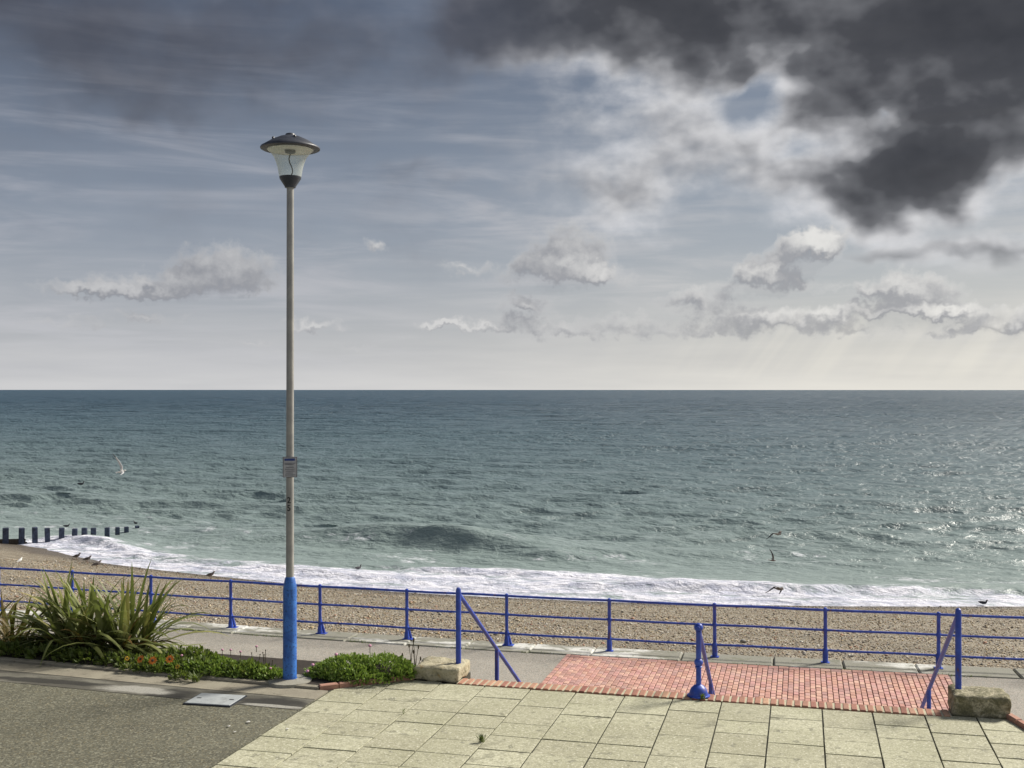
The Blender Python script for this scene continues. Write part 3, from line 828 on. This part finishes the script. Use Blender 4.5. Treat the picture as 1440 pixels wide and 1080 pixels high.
def handrail(px, py, zb, zt, slope, label, tpost, reach):
    root = empty('stair_handrail', (px, py, zb)); tag(root, label, 'handrail', 'handrails of the steps')
    h = zt - zb
    MB().lathe([(.032, 0), (.032, h - .02), (.027, h + .015), (.012, h + .028)], 14).build('post', MATS['blue'], root, 40)
    MB().tube([(0, .0, h - .04), (0, reach, h - .04 - slope * reach)], .025, 10).build('sloping_rail', MATS['blue'], root, 60)
    zr = h - .04 - slope * tpost
    zg = -(max(0, (py + tpost - 12.76)) // going + 1) * rise - zb
    MB().tube([(0, tpost, zg), (0, tpost, zr)], .028, 10).build('lower_post', MATS['blue'], root, 60)
handrail(-3.95, 12.92, .145, 1.02, .60, 'blue handrail rising from the pale stone block', 1.75, 3.6)
handrail(1.60, 12.86, .20, 1.05, .53, 'blue handrail rising from the dark mossy stone block', 2.9, 4.2)

nw = empty('newel_handrail', (-1.11, 12.68, .015)); tag(nw, 'blue newel with ball top and domed foot in the middle of the steps', 'handrail', 'handrails of the steps')
MB().lathe([(.029, .10), (.029, .31), (.040, .318), (.040, .325), (.029, .335), (.029, .70), (.034, .71)], 16).build('post', MATS['blue'], nw, 40)
MB().ball((0, 0, .37), .049).build('collar_ball', MATS['blue'], nw, 60)
MB().ball((0, 0, .755), .050).tube([(0, -.056, .755), (0, 0, .755)], [.020, .026], 10).build('ball_top', MATS['blue'], nw, 60)
MB().lathe([(.125, 0), (.128, .012), (.105, .018), (.100, .045), (.085, .085), (.055, .115), (.034, .125), (.029, .135)], 22).build('domed_foot', MATS['blue'], nw, 45)
MB().tube([(0, .0, .74), (0, 3.4, .74 - .6 * 3.4)], .023, 10).build('sloping_rail', MATS['blue'], nw, 60)
MB().tube([(0, 1.72, -1.16), (0, 1.72, .74 - .6 * 1.72)], .026, 10).build('lower_post', MATS['blue'], nw, 60)

# ------------------------------------------------------------------ lamp post
def lamp():
    face = math.atan2(-12.1, 5.74)                   # towards the path
    root = empty('lamp_post', (-5.74, 12.12, .03)); tag(root, 'tall promenade lamp post with blue sleeve and flared glass lantern', 'lamp post')
    MB().lathe([(.26, -.03), (.25, .012), (.10, .03)], 18).build('concrete_pad', MATS['concrete'], root, 30)
    MB().lathe([(.086, .0), (.084, .03), (.079, .05), (.079, 1.05), (.074, 1.10), (.058, 1.18), (.047, 1.20)], 26).build('sleeve', MATS['blue_sleeve'], root, 40)
    MB().lathe([(.0455, 1.19), (.043, 3.4), (.041, 5.74)], 22).build('shaft', MATS['pole'], root, 40)
    MB().lathe([(.062, 5.70), (.066, 5.715), (.122, 5.80), (.126, 5.826), (.115, 5.83)], 28).build('lantern_cup', MATS['dark_metal'], root, 40)
    MB().lathe([(.126, 5.828), (.132, 5.86), (.142, 5.92), (.158, 5.98), (.185, 6.05), (.222, 6.10), (.270, 6.145)], 36, capb=False, capt=False).build('glass_bowl', MATS['glass'], root, 180)
    cap = MB().lathe([(.27, 6.146), (.326, 6.140), (.341, 6.148), (.343, 6.158), (.338, 6.168), (.29, 6.197), (.215, 6.245), (.12, 6.288), (.06, 6.305), (.058, 6.312), (.05, 6.325), (.02, 6.335)], 40).build('canopy', MATS['dark_metal'], root, 38)
    for a in (40, 130, 220, 310):
        MB().lathe([(.016, 0), (.015, .015), (.006, .024)], 8).build('bolt', MATS['dark_metal'], cap, 40, (.20 * math.cos(R(a)), .20 * math.sin(R(a)), 6.252))
    MB().lathe([(.262, 6.134), (.262, 6.143)], 32).build('brightening_disc', MATS['brightening_disc'], root, 40)  # pale disc added under the canopy to lighten the top of the glass
    MB().lathe([(.05, 6.10), (.06, 6.108), (.065, 6.133)], 20).build('lamp_holder', MATS['dark_metal'], root, 40)
    dx, dy = math.cos(PSI), math.sin(PSI)
    pts = []
    for k in range(15):
        t = k / 14; w = .024 * math.sin(t * 5.6 + .3) * (1 if t > .1 else t * 10)
        pts.append((dx * (w + .012 * t), dy * (w + .012 * t), 5.83 + .26 * t))
    MB().tube(pts, .0075, 8).build('cable', MATS['print_black'], root, 60)
    # notice plate, strapped to the shaft and facing the path
    sg = MB().box((0, 0, 0), (.012, .158, .232)).box((-.006, 0, 0), (.004, .164, .238)).build('notice_plate', MATS['white_plate'], root, None, (.050 * math.cos(face), .050 * math.sin(face), 2.47), (0, 0, face))
    MB().box((.0075, -.004, .086), (.003, .118, .026)).build('header', MATS['print_blue'], sg, None)
    for zz, w_, y0 in ((.045, .12, 0), (.03, .10, -.01), (-.002, .09, .0), (-.024, .11, 0), (-.046, .10, .004), (-.068, .08, -.008), (-.09, .112, 0)):
        MB().box((.0072, y0, zz), (.0024, w_, .007)).build('text_line', MATS['print_grey'], sg, None)
    frm = MB()
    for s_ in (-1, 1): frm.box((.007, s_ * .077, 0), (.004, .006, .236)).box((.007, 0, s_ * .115), (.0036, .148, .006))
    frm.build('frame', MATS['print_grey'], sg, None)
    for zz in (-.06, .06): MB().lathe([(.0455, zz - .01), (.0455, zz + .01)], 20, capb=False, capt=False).build('strap', MATS['white_plate'], root, None, (0, 0, 2.47))
    # number on the shaft, wrapped round it
    dg = bpy.context.evaluated_depsgraph_get()
    for ch, zz in (('2', 2.055), ('5', 1.965)):
        cu = bpy.data.curves.new('numeral', 'FONT'); cu.body = ch; cu.size = .098; cu.align_x = 'CENTER'; cu.offset = .0015
        tmp = bpy.data.objects.new('numeral', cu); col.objects.link(tmp)
        me = bpy.data.meshes.new_from_object(tmp.evaluated_get(bpy.context.evaluated_depsgraph_get()))
        bpy.data.objects.remove(tmp)
        bm = bmesh.new(); bm.from_mesh(me)
        bmesh.ops.triangulate(bm, faces=bm.faces[:]); bmesh.ops.subdivide_edges(bm, edges=[e for e in bm.edges if e.calc_length() > .02], cuts=2)
        rr = .0462
        for v in bm.verts:
            a = face - .30 + v.co.x / rr
            v.co = (rr * math.cos(a), rr * math.sin(a), zz + v.co.y)
        bm.to_mesh(me); bm.free(); me.materials.clear()
        link('numeral', me, MATS['print_black'], root)
lamp()

# ------------------------------------------------------------------ plants
def blade(base, direction, length, width, bend, rnd, kink=None):
    """one strap leaf: folded along the middle, arching over"""
    nseg = 7
    d = Vector(direction).normalized(); up = Vector((0, 0, 1))
    side = d.cross(up)
    side = side.normalized() if side.length > .01 else Vector((1, 0, 0))
    tw = rnd.uniform(-.5, .5)
    p = Vector(base); v, f = [], []
    step = length / nseg
    cur = d.copy()
    for i in range(nseg + 1):
        t = i / nseg
        w = width * (.62 + .9 * t - 0.2 * t * t if t < .45 else (1.0 * (1 - ((t - .45) / .55) ** 1.8)) * (.985)) * .5
        if i == nseg: w = .0006
        sd = (side * math.cos(tw * t) + cur.cross(side) * math.sin(tw * t))
        nrm = cur.cross(sd).normalized()
        v += [p - sd * w + nrm * w * .22, p, p + sd * w + nrm * w * .22]
        p = p + cur * step
        fold = bend * (.5 + 1.6 * t)
        if kink and abs(t - kink) < .08: fold += .9
        cur = (cur - up * fold * step * 1.6).normalized()
        if p.z < .035: p.z = .035
    for i in range(nseg):
        o = i * 3
        f += [(o, o + 1, o + 4, o + 3), (o + 1, o + 2, o + 5, o + 4)]
    return v, f
def flax(name, loc, label, n, spread, h, m, seed, w=.062):
    rnd = random.Random(seed)
    root = empty(name, loc); tag(root, label, 'plant', 'flax plants in the flower bed')
    fans = [(rnd.uniform(-spread, spread) * .75, rnd.uniform(-.16, .22)) for _ in range(11)]
    for i in range(n):
        fx, fy = fans[i % len(fans)]
        a = rnd.uniform(0, 2 * math.pi); tilt = abs(rnd.gauss(.0, .75)) + .10 + (.25 if i % 3 else 0)
        tilt = min(tilt, 1.35)
        dx = math.sin(tilt) * math.cos(a) + fx * .45; dy = math.sin(tilt) * math.sin(a) * .6 - .03
        if dy < 0: dy *= .45
        L = h * rnd.uniform(.72, 1.12) * (1.0 + .12 * math.sin(tilt))
        v, f = blade((fx + rnd.uniform(-.07, .07), fy + rnd.uniform(-.06, .06), .02), (dx, dy, max(.08, math.cos(tilt))), L, w * rnd.uniform(.7, 1.2), rnd.uniform(.2, .8) + .3 * tilt, rnd, kink=rnd.uniform(.4, .7) if rnd.random() < .22 else None)
        MB().add(v, f).build('leaf', m, root, 60)
    for i in range(n // 5):                        # dead straps hanging round the skirt
        fx, fy = fans[i % len(fans)]; a = rnd.uniform(0, 2 * math.pi)
        v, f = blade((fx, fy, .05), (math.cos(a) + fx * .4, math.sin(a) * .4 - .12, .75), h * rnd.uniform(.4, .62), w * rnd.uniform(.5, .8), rnd.uniform(1.0, 1.9), rnd)
        MB().add(v, f).build('leaf', MATS['flax_dead'], root, 60)
    return root
flax('flax_plant', (-8.70, 12.80, .03), 'big spiky green flax plant behind the kerb, widest in the bed', 270, .85, 1.02, MATS['flax'], 4, .066)
flax('flax_plant', (-10.15, 12.85, .03), 'smaller reddish flax plant cut by the left edge of the photo', 60, .5, .85, MATS['flax_red'], 9, .05)

def leafy(name, ellipsoids, nleaf, size, m, parent, seed, origin):
    """a dense low mound: stubby leaves all through its outer shell"""
    r = np.random.default_rng(seed)
    V, F, T = [], [], []
    tot = sum(e[3] * e[4] for e in ellipsoids)
    for (cx, cy, cz, rx, ry, rz) in ellipsoids:
        n = int(nleaf * rx * ry / tot)
        u = r.normal(size=(n, 3)); u[:, 2] = np.abs(u[:, 2]) * .9 + .02; u /= np.linalg.norm(u, axis=1)[:, None]
        rad = 1 - np.abs(r.normal(0, .16, n)); lump = .8 + .45 * fbm(u[:, 0] * 4 + cx * 7 + 20, u[:, 1] * 4 + u[:, 2] * 3 + 20, 3)
        P_ = np.stack([cx + u[:, 0] * rx * rad * lump, cy + u[:, 1] * ry * rad * lump, cz + u[:, 2] * rz * rad * lump], -1)
        P_[:, 2] = np.maximum(P_[:, 2], .012)
        for p, d in zip(P_, u):
            dv = Vector(d) + Vector(r.normal(0, .55, 3)); dv.z += .45; dv.normalize()
            sd = dv.orthogonal().normalized(); sd = Matrix.Rotation(r.random() * 6.28, 3, dv) @ sd
            L = size * r.uniform(.7, 1.5); w = L * .30; o = len(V); p = Vector(p)
            nr = dv.cross(sd) * L * .12
            V += [p - sd * w * .4, p + sd * w * .4, p + dv * L * .55 + sd * w + nr, p + dv * L + nr * .3, p + dv * L * .55 - sd * w + nr]
            F.append((o, o + 1, o + 2, o + 3, o + 4)); T += [r.random()] * 5
    me = bpy.data.meshes.new(name); me.from_pydata([tuple(v) for v in V], [], F); me.update(); attr(me, 'tone', T)
    return link(name, me, m, parent)
def flower(parent, p, h, rad, m, name='flower', lean=(0, 0)):
    mb = MB().ball((0, 0, 0), rad, 8, 5, (1, 1, .75))
    f = mb.build(name, m, parent, None, (p[0] + lean[0], p[1] + lean[1], p[2] + h))
    MB().tube([(-lean[0], -lean[1], -h), (-lean[0] * .4, -lean[1] * .4, -h * .5), (0, 0, 0)], .004, 5).build('stem', MATS['stalk'], f, None)
    return f
def daisy(parent, p, h, rad, m):
    mb = MB()
    for k in range(9):
        a = 2 * math.pi * k / 9
        c, s = math.cos(a), math.sin(a)
        mb.add([(0, 0, 0), (rad * .6 * c - rad * .24 * s, rad * .6 * s + rad * .24 * c, .006), (rad * c, rad * s, .002), (rad * .6 * c + rad * .24 * s, rad * .6 * s - rad * .24 * c, .006)], [(0, 1, 2, 3)])
    f = mb.build('flower', m, parent, None, (p[0], p[1], p[2] + h), (R(55), 0, R(random.uniform(-30, 30))))
    MB().ball((0, 0, .004), rad * .3, 8, 4, (1, 1, .5)).build('flower_centre', MATS['stalk'], f, None)

# leafy shrub between the lamp post and the pale block
sh = empty('leafy_shrub', (-4.98, 12.55, .03)); tag(sh, 'rounded bright green shrub between the lamp post and the pale stone block', 'shrub')
leafy('foliage', [(-.18, -.02, 0, .40, .33, .225), (.20, .08, 0, .36, .28, .235), (-.46, -.12, 0, .22, .2, .13), (.46, .12, 0, .18, .16, .12), (.0, -.2, 0, .36, .2, .12)], 5200, .036, MATS['thrift'], sh, 21, None)
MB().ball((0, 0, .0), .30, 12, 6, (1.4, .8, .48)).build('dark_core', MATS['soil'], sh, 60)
for p in ((-.56, -.24, .06), (-.60, -.30, 0), (-.30, -.16, .18), (.05, .02, .26)): flower(sh, p, .09, .022, MATS['pink'])
# thrift mat along the kerb, left of the lamp
th = empty('thrift_mat', (-6.55, 12.25, .03)); tag(th, 'low green mat of pink flowered thrift left of the lamp post', 'plant')
leafy('foliage', [(-.72, .02, 0, .36, .22, .10), (-.25, .0, 0, .42, .22, .125), (.16, .02, 0, .34, .22, .13), (.50, -.05, 0, .2, .16, .10), (-1.0, .05, 0, .25, .2, .12), (-.5, .3, 0, .4, .2, .1), (.62, -.1, 0, .12, .1, .08)], 5200, .036, MATS['thrift'], th, 23, None)
for p in ((-.63, -.05, .12), (-.22, .18, .16), (-.12, .2, .16), (.02, .18, .15), (.22, .2, .22), (.55, -.1, .05)): flower(th, p, .07, .017, MATS['pink'])
for k in range(9): flower(th, (random.uniform(.2, .8), random.uniform(.05, .25), .06), random.uniform(.10, .2), .009, MATS['stalk'], 'seed_head', (random.uniform(-.03, .03), 0))
# gazanias beside the flax
for (px, py, m, lab) in ((199, 934, 'orange', 'large orange daisy at the foot of the flax, leftmost of the row'), (216, 936, 'orange', 'orange daisy second along the row beside the flax'), (240, 934, 'orange', 'orange daisy third along the row, near the thrift mat'), (180, 933, 'yellow', 'small yellow daisy under the flax leaves'), (251, 945, 'yellow', 'small yellow daisy at the kerb by the thrift mat')):
    gx, gy = gp(px, py + 10, .03)
    r_ = empty('daisy_plant', (gx, gy + .05, .03)); tag(r_, lab, 'flower', 'daisies beside the flax')
    leafy('foliage', [(0, 0, 0, .10, .08, .07)], 120, .04, MATS['weed'], r_, px, None)
    daisy(r_, (0, -.06, 0), .15, .058 if m == 'orange' else .034, MATS[m])
# low ragged weeds filling the bed between flax and kerb
ug = leafy('undergrowth', [(-8.6 + .55 * k, 12.35 + .02 * (k % 3) - .03 * k, .03, .36, .16, .12) for k in range(-4, 5)] + [(-7.3, 12.6, .03, .4, .2, .16), (-9.4, 12.75, .03, .5, .2, .14)], 3400, .06, MATS['weed'], None, 31, None)
tag(ug, 'ragged weeds and leaf litter under the flax', 'undergrowth', kind='stuff')
# dry stalks by the pale block
ds = empty('dry_stalks', (-4.48, 12.78, .03)); tag(ds, 'thin dry dark stalks between the shrub and the pale block', 'plant')
for k in range(7):
    x0, l = random.uniform(-.13, .07), random.uniform(-.05, .06)
    h = random.uniform(.18, .42)
    MB().tube([(x0, 0, 0), (x0 + l * .4, .0, h * .6), (x0 + l, .01, h)], [.005, .004, .003], 5).ball((x0 + l, .01, h), .011, 6, 4, (1, 1, 2.4)).build('stalk', MATS['stalk'], ds, None)
leafy('foliage', [(-.08, -.05, 0, .11, .08, .08), (.02, -.08, 0, .07, .05, .06)], 220, .04, MATS['weed'], ds, 33, None)
# weeds in the joints
def weed(px, py, z, n, s, label):
    x, y = gp(px, py, z)
    r_ = empty('weed_tuft', (x, y, z)); tag(r_, label, 'weed', 'weeds in the paving')
    mb = MB(); rnd = random.Random(px)
    for k in range(n):
        a = rnd.random() * 6.28; v, f = blade((rnd.uniform(-s, s) * .5, rnd.uniform(-s, s) * .3, 0), (math.cos(a) * .8, math.sin(a) * .8, .8), s * rnd.uniform(.7, 1.4), s * .14, .6, rnd)
        mb.add(v, f)
    mb.build('leaves', MATS['weed'], r_, None)
weed(677, 1043, .004, 34, .055, 'small round weed in a joint of the pale slabs')
weed(275, 958, .012, 30, .10, 'sprawling weed at the foot of the kerb')
weed(988, 983, .012, 26, .05, 'green weed at the foot of the ball topped newel')
weed(567, 1003, .004, 10, .03, 'tiny weed in a slab joint in front of the shrub')

# grass along the worn inner edge of the sea kerb
mb = MB(); rnd = random.Random(77); T = []
for k in range(420):
    cx = rnd.choice((-13.9, -13.4, -12.2, -11.6, -9.6, -7.4, -5.6, -3.0, -1.0, .9, 2.9)) + rnd.gauss(0, .22)
    a = rnd.random() * 6.28
    v, f = blade((cx, kin(cx) + .01 + rnd.gauss(0, .03), .04), (math.cos(a) * .6, math.sin(a) * .6, .9), rnd.uniform(.03, .085), .012, .8, rnd)
    v = [(p[0], p[1], p[2] - .05 + ZL) for p in v]; n0 = len(mb.v)
    mb.add(v, f); T += [rnd.random()] * (len(mb.v) - n0)
me = mb.mesh('kerb_grass'); attr(me, 'tone', T)
tag(link('kerb_grass', me, MATS['weed']), 'tufts of grass along the inner edge of the sea kerb', 'grass', kind='stuff')
# ------------------------------------------------------------------ things lying on the path
cv = empty('inspection_cover', (-6.205, 11.24, .006), R(3)); tag(cv, 'pale grey rectangular inspection cover let into the tarmac', 'cover')
MB().cbox((0, 0, 0), (.52, .40, .03), .004).build('lid', MATS['cover'], cv, None)
fr = MB()
for s_ in (-1, 1): fr.box((0, s_ * .2065, -.002), (.55, .012, .024)).box((s_ * .2665, 0, -.0025), (.012, .402, .024))
fr.build('frame', MATS['dark_metal'], cv, None)
for s_ in (-1, 1): MB().box((s_ * .19, 0, .0155), (.05, .022, .004)).build('lifting_slot', MATS['print_black'], cv, None)
for i, (px, py, s_, lab) in enumerate(((322, 1022, .018, 'left of three white scraps on the tarmac'), (350, 1016, .022, 'upper right white scrap of the three on the tarmac'), (331, 1030, .017, 'lowest white scrap of the three on the tarmac'), (405, 1026, .018, 'white scrap on the slabs near their left edge'))):
    x, y = gp(px, py, 0)
    mb = MB(); n = 6
    mb.add([(s_ * math.cos(k * 1.05) * random.uniform(.6, 1.3), s_ * math.sin(k * 1.05) * random.uniform(.6, 1.3), .004 + random.uniform(0, .008)) for k in range(n)] + [(0, 0, .012)], [(k, (k + 1) % n, n) for k in range(n)])
    tag(mb.build('paper_scrap', MATS['paper'], None, None, (x, y, .006)), lab, 'litter', 'white scraps on the path')

# ------------------------------------------------------------------ groyne
def groyne():
    S0, E0 = Vector(dp(-6, 63.6)), Vector((-40.2, 63.0))
    root = empty('timber_groyne', (S0.x, S0.y, ZS)); tag(root, 'dark timber groyne running from the shingle into the surf', 'groyne')
    for i, (px, top, w) in enumerate(((8, 742, 8), (30, 742, 7.5), (50, 741, 7.5), (68, 742, 7), (86, 742, 7), (104, 743, 7), (119, 742, 7), (132, 742, 7), (151, 741.5, 6.5), (165, 741, 6), (178, 740.5, 6), (193, 739, 5.5))):
        p = Vector(dp(px, (63.6, 63.9, 64.2, 64.7, 65.1, 65.5, 65.8, 66.1, 66.5, 67.8, 68.8, 70.2)[i]))
        d = pix(p.x, p.y, 0)[2]
        zt = EYE - (top - 547) / FPX * d; hw = w / FPX * d / 2
        h = zt - (ZS - 1.0)
        mb = MB().cbox((0, 0, h / 2), (hw * 2, hw * 1.8, h), .03)
        mb.build('post', MATS['wood'], root, None, (p.x - S0.x, p.y - S0.y, -1.0), (random.uniform(-.03, .03), random.uniform(-.04, .04), R(33) + random.uniform(-.15, .15)))
    d = (Vector(dp(68, 64.7)) - S0).normalized(); a = math.atan2(d.y, d.x)
    for k, (l0, l1, z) in enumerate(((-4.0, 1.55, .30), (-4.0, 1.62, .12), (-4.0, 2.7, -.06), (-4.0, 2.75, -.25), (-2.0, 6.0, -.44))):
        c = d * ((l0 + l1) / 2)
        MB().cbox((0, -.30, 0), (l1 - l0, .09, .17), .012).build('plank', MATS['wood_brown'], root, None, (c.x, c.y, z), (0, R(2), a))
groyne()

# ------------------------------------------------------------------ birds
def remeshed(mb, voxel, name):
    me = mb.mesh(name)
    o = bpy.data.objects.new('tmp', me); col.objects.link(o)
    m = o.modifiers.new('r', 'REMESH'); m.mode = 'VOXEL'; m.voxel_size = voxel
    s = o.modifiers.new('s', 'SMOOTH'); s.factor = .5; s.iterations = 3
    out = bpy.data.meshes.new_from_object(o.evaluated_get(bpy.context.evaluated_depsgraph_get()))
    bpy.data.objects.remove(o); out.name = name; out.shade_smooth(); return out
def wing(mb, side, lift, sweep, droop):
    """three-jointed wing as a flat loft; side = +-1, along y"""
    st = [(0, .0, .095, .034), (.16, .06, .10, .03), (.34, .03, .09, .026), (.52, -.05, .065, .022), (.66, -.15, .03, .018)]
    v, f = [], []
    for i, (y, x, ch, th) in enumerate(st):
        t = y / .66
        z = lift * y * (1 if t < .5 else 1) + (-droop * max(0, y - .3) * 1.6)
        x = x + sweep * max(0, y - .2)
        for a, b in ((1, 0), (.3, 1), (-1, 0), (.3, -.7)):
            v.append((x + a * ch, side * y, z + b * th))
    for i in range(len(st) - 1):
        for k in range(4): f.append((i * 4 + k, i * 4 + (k + 1) % 4, (i + 1) * 4 + (k + 1) % 4, (i + 1) * 4 + k))
    f += [(0, 1, 2, 3), (16, 17, 18, 19)]
    mb.add(v, f)
def gull_mesh(name, l1, l2, dr, sweep, white):
    mb = MB().tube([(-.30, 0, .015), (-.22, 0, .01), (-.12, 0, 0), (0, 0, -.005), (.12, 0, .005), (.19, 0, .02), (.235, 0, .03), (.27, 0, .025), (.31, 0, .012)], [.03, .035, .055, .072, .062, .045, .045, .03, .010], 10)
    mb.add([(-.24, -.03, .015), (-.24, .03, .015), (-.36, .075, .012), (-.38, 0, .012), (-.36, -.075, .012), (-.24, -.03, .0), (-.24, .03, .0), (-.36, .075, -.003), (-.38, 0, -.003), (-.36, -.075, -.003)],
           [(0, 1, 2, 3, 4), (9, 8, 7, 6, 5), (0, 5, 6, 1), (1, 6, 7, 2), (2, 7, 8, 3), (3, 8, 9, 4), (4, 9, 5, 0)])
    wing(mb, 1, l1, sweep, dr); wing(mb, -1, l2, sweep, dr)
    me = remeshed(mb, .011, name)
    co = np.empty(len(me.vertices) * 3, np.float32); me.vertices.foreach_get('co', co); co = co.reshape(-1, 3)
    y = np.abs(co[:, 1])
    if white: c = np.where((y > .52)[:, None], (.10, .10, .11), np.where(((y > .09) & (co[:, 2] > -1))[:, None], (.62, .62, .63), (.82, .81, .78)))
    else: c = np.where((y > .30)[:, None], (.045, .04, .04), np.where((y > .09)[:, None], (.14, .115, .10), (.24, .20, .17)))
    c = c * (.85 + .3 * fbm(co[:, 0] * 20 + 30, co[:, 1] * 20 + 30, 2))[:, None]
    attr_c(me, 'col', c); return me
def fly(px, py, depth, me, rot, label, s=1.0):
    x, y = dp(px, depth); z = EYE - (py - 547) / FPX * depth
    o = link('gull', me, MATS['bird'], None, (x, y, z), rot); o.scale = (s,) * 3
    tag(o, label, 'bird', 'gulls on the wing'); return o
fly(171, 663, 45, gull_mesh('gull', 1.5, .2, -.2, -.35, True), (R(35), R(-12), R(38)), 'white gull banking with one wing raised over the open sea', .6)
fly(1093, 751, 52, gull_mesh('gull', .55, .5, 1.0, -.45, False), (R(6), R(0), R(-40)), 'dark gull with drooping wings, highest of the three over the swell', .75)
fly(1086, 788, 46, gull_mesh('gull', 1.25, .9, .1, -.3, False), (R(20), R(5), R(10)), 'brown gull with wings raised, middle of the three in flight', .46)
fly(1095, 828, 45, gull_mesh('gull', .45, .5, 1.05, -.5, False), (R(-8), R(0), R(-32)), 'dark gull with hooked wings low over the surf', .75)

def standing_mesh(name, cols):
    mb = MB().tube([(-.24, 0, .155), (-.16, 0, .175), (-.06, 0, .20), (.05, 0, .225), (.12, 0, .26), (.15, 0, .315), (.175, 0, .345), (.21, 0, .345), (.245, 0, .335)], [.014, .04, .072, .078, .06, .04, .042, .026, .009], 10)
    for s in (-1, 1): mb.tube([(.0, s * .035, .18), (-.005, s * .035, .0)], .012, 6).box((.025, s * .035, .008), (.07, .045, .016))
    me = remeshed(mb, .012, name)
    co = np.empty(len(me.vertices) * 3, np.float32); me.vertices.foreach_get('co', co); co = co.reshape(-1, 3)
    c = np.where((co[:, 2] > .29)[:, None], cols[0], np.where((co[:, 2] < .13)[:, None], (.25, .16, .12), np.where(((co[:, 2] > .19) & (co[:, 0] < .06))[:, None], cols[1], cols[0])))
    attr_c(me, 'col', c); return me
gs = standing_mesh('gull', ((.20, .17, .16), (.10, .085, .08)))
gw = standing_mesh('gull', ((.75, .74, .70), (.5, .5, .5)))
def stand(px, py, me, rz, label, s=1.0, water=False):
    # walk along the sight line until it meets the beach
    for k in range(4000):
        d = 26 + k * .012; x, y = dp(px, d); z = EYE - (py - 547) / FPX * d
        g = ZS - .05 if water else float(beach_z(np.array([x]), np.array([y]))[0])
        if z <= g or (not water and y > shore(x) - .05): break
    o = link('gull', me, MATS['bird'], None, (x, y, g - .004), (0, 0, rz)); o.scale = (s,) * 3
    tag(o, label, 'bird', 'gulls by the water'); return o
stand(108, 787, gs, R(20), 'brown gull at the surf edge, leftmost of the three by the groyne', .95)
stand(123, 791, gs, R(25), 'brown gull leaning forward, middle of the three at the surf edge', .95)
stand(136, 799, gs, R(40), 'small brown gull, rightmost of the three by the groyne', 1.0)
stand(296, 814, gs, R(15), 'lone brown gull on the wet shingle above the flax', .95)
stand(28, 793, gw, R(90), 'white gull standing on the dry shingle below the groyne', .8)
def afloat_mesh(name):
    mb = MB().tube([(-.26, 0, .06), (-.16, 0, .045), (0, 0, .03), (.12, 0, .04), (.17, 0, .10), (.18, 0, .17), (.215, 0, .19), (.26, 0, .18)], [.014, .06, .085, .07, .042, .036, .03, .009], 10)
    me = remeshed(mb, .012, name)
    co = np.empty(len(me.vertices) * 3, np.float32); me.vertices.foreach_get('co', co); co = co.reshape(-1, 3)
    attr_c(me, 'col', np.where((co[:, 2] > .1)[:, None], (.06, .055, .06), (.04, .04, .05))); return me
ga = afloat_mesh('gull')
def float_(px, py, rz, label, s, dz=.12):
    x, y = gp(px, py, ZS + dz)
    o = link('gull', ga, MATS['bird'], None, (x, y, ZS + dz), (0, 0, rz)); o.scale = (s,) * 3
    tag(o, label, 'bird', 'birds on the water')
float_(504, 799, R(60), 'dark bird sitting on the foam right of the lamp post', .8, .2)
float_(1382, 848, R(-20), 'dark bird at the edge of the wash at the far right', .75, .12)
float_(114, 681, R(10), 'distant dark bird afloat out beyond the groyne', 1.3, .25)
float_(94, 740, R(30), 'dark bird low on the water behind the groyne posts', .8, .3)
float_(191, 736, R(160), 'dark bird on the water beside the last groyne post', .8, .3)
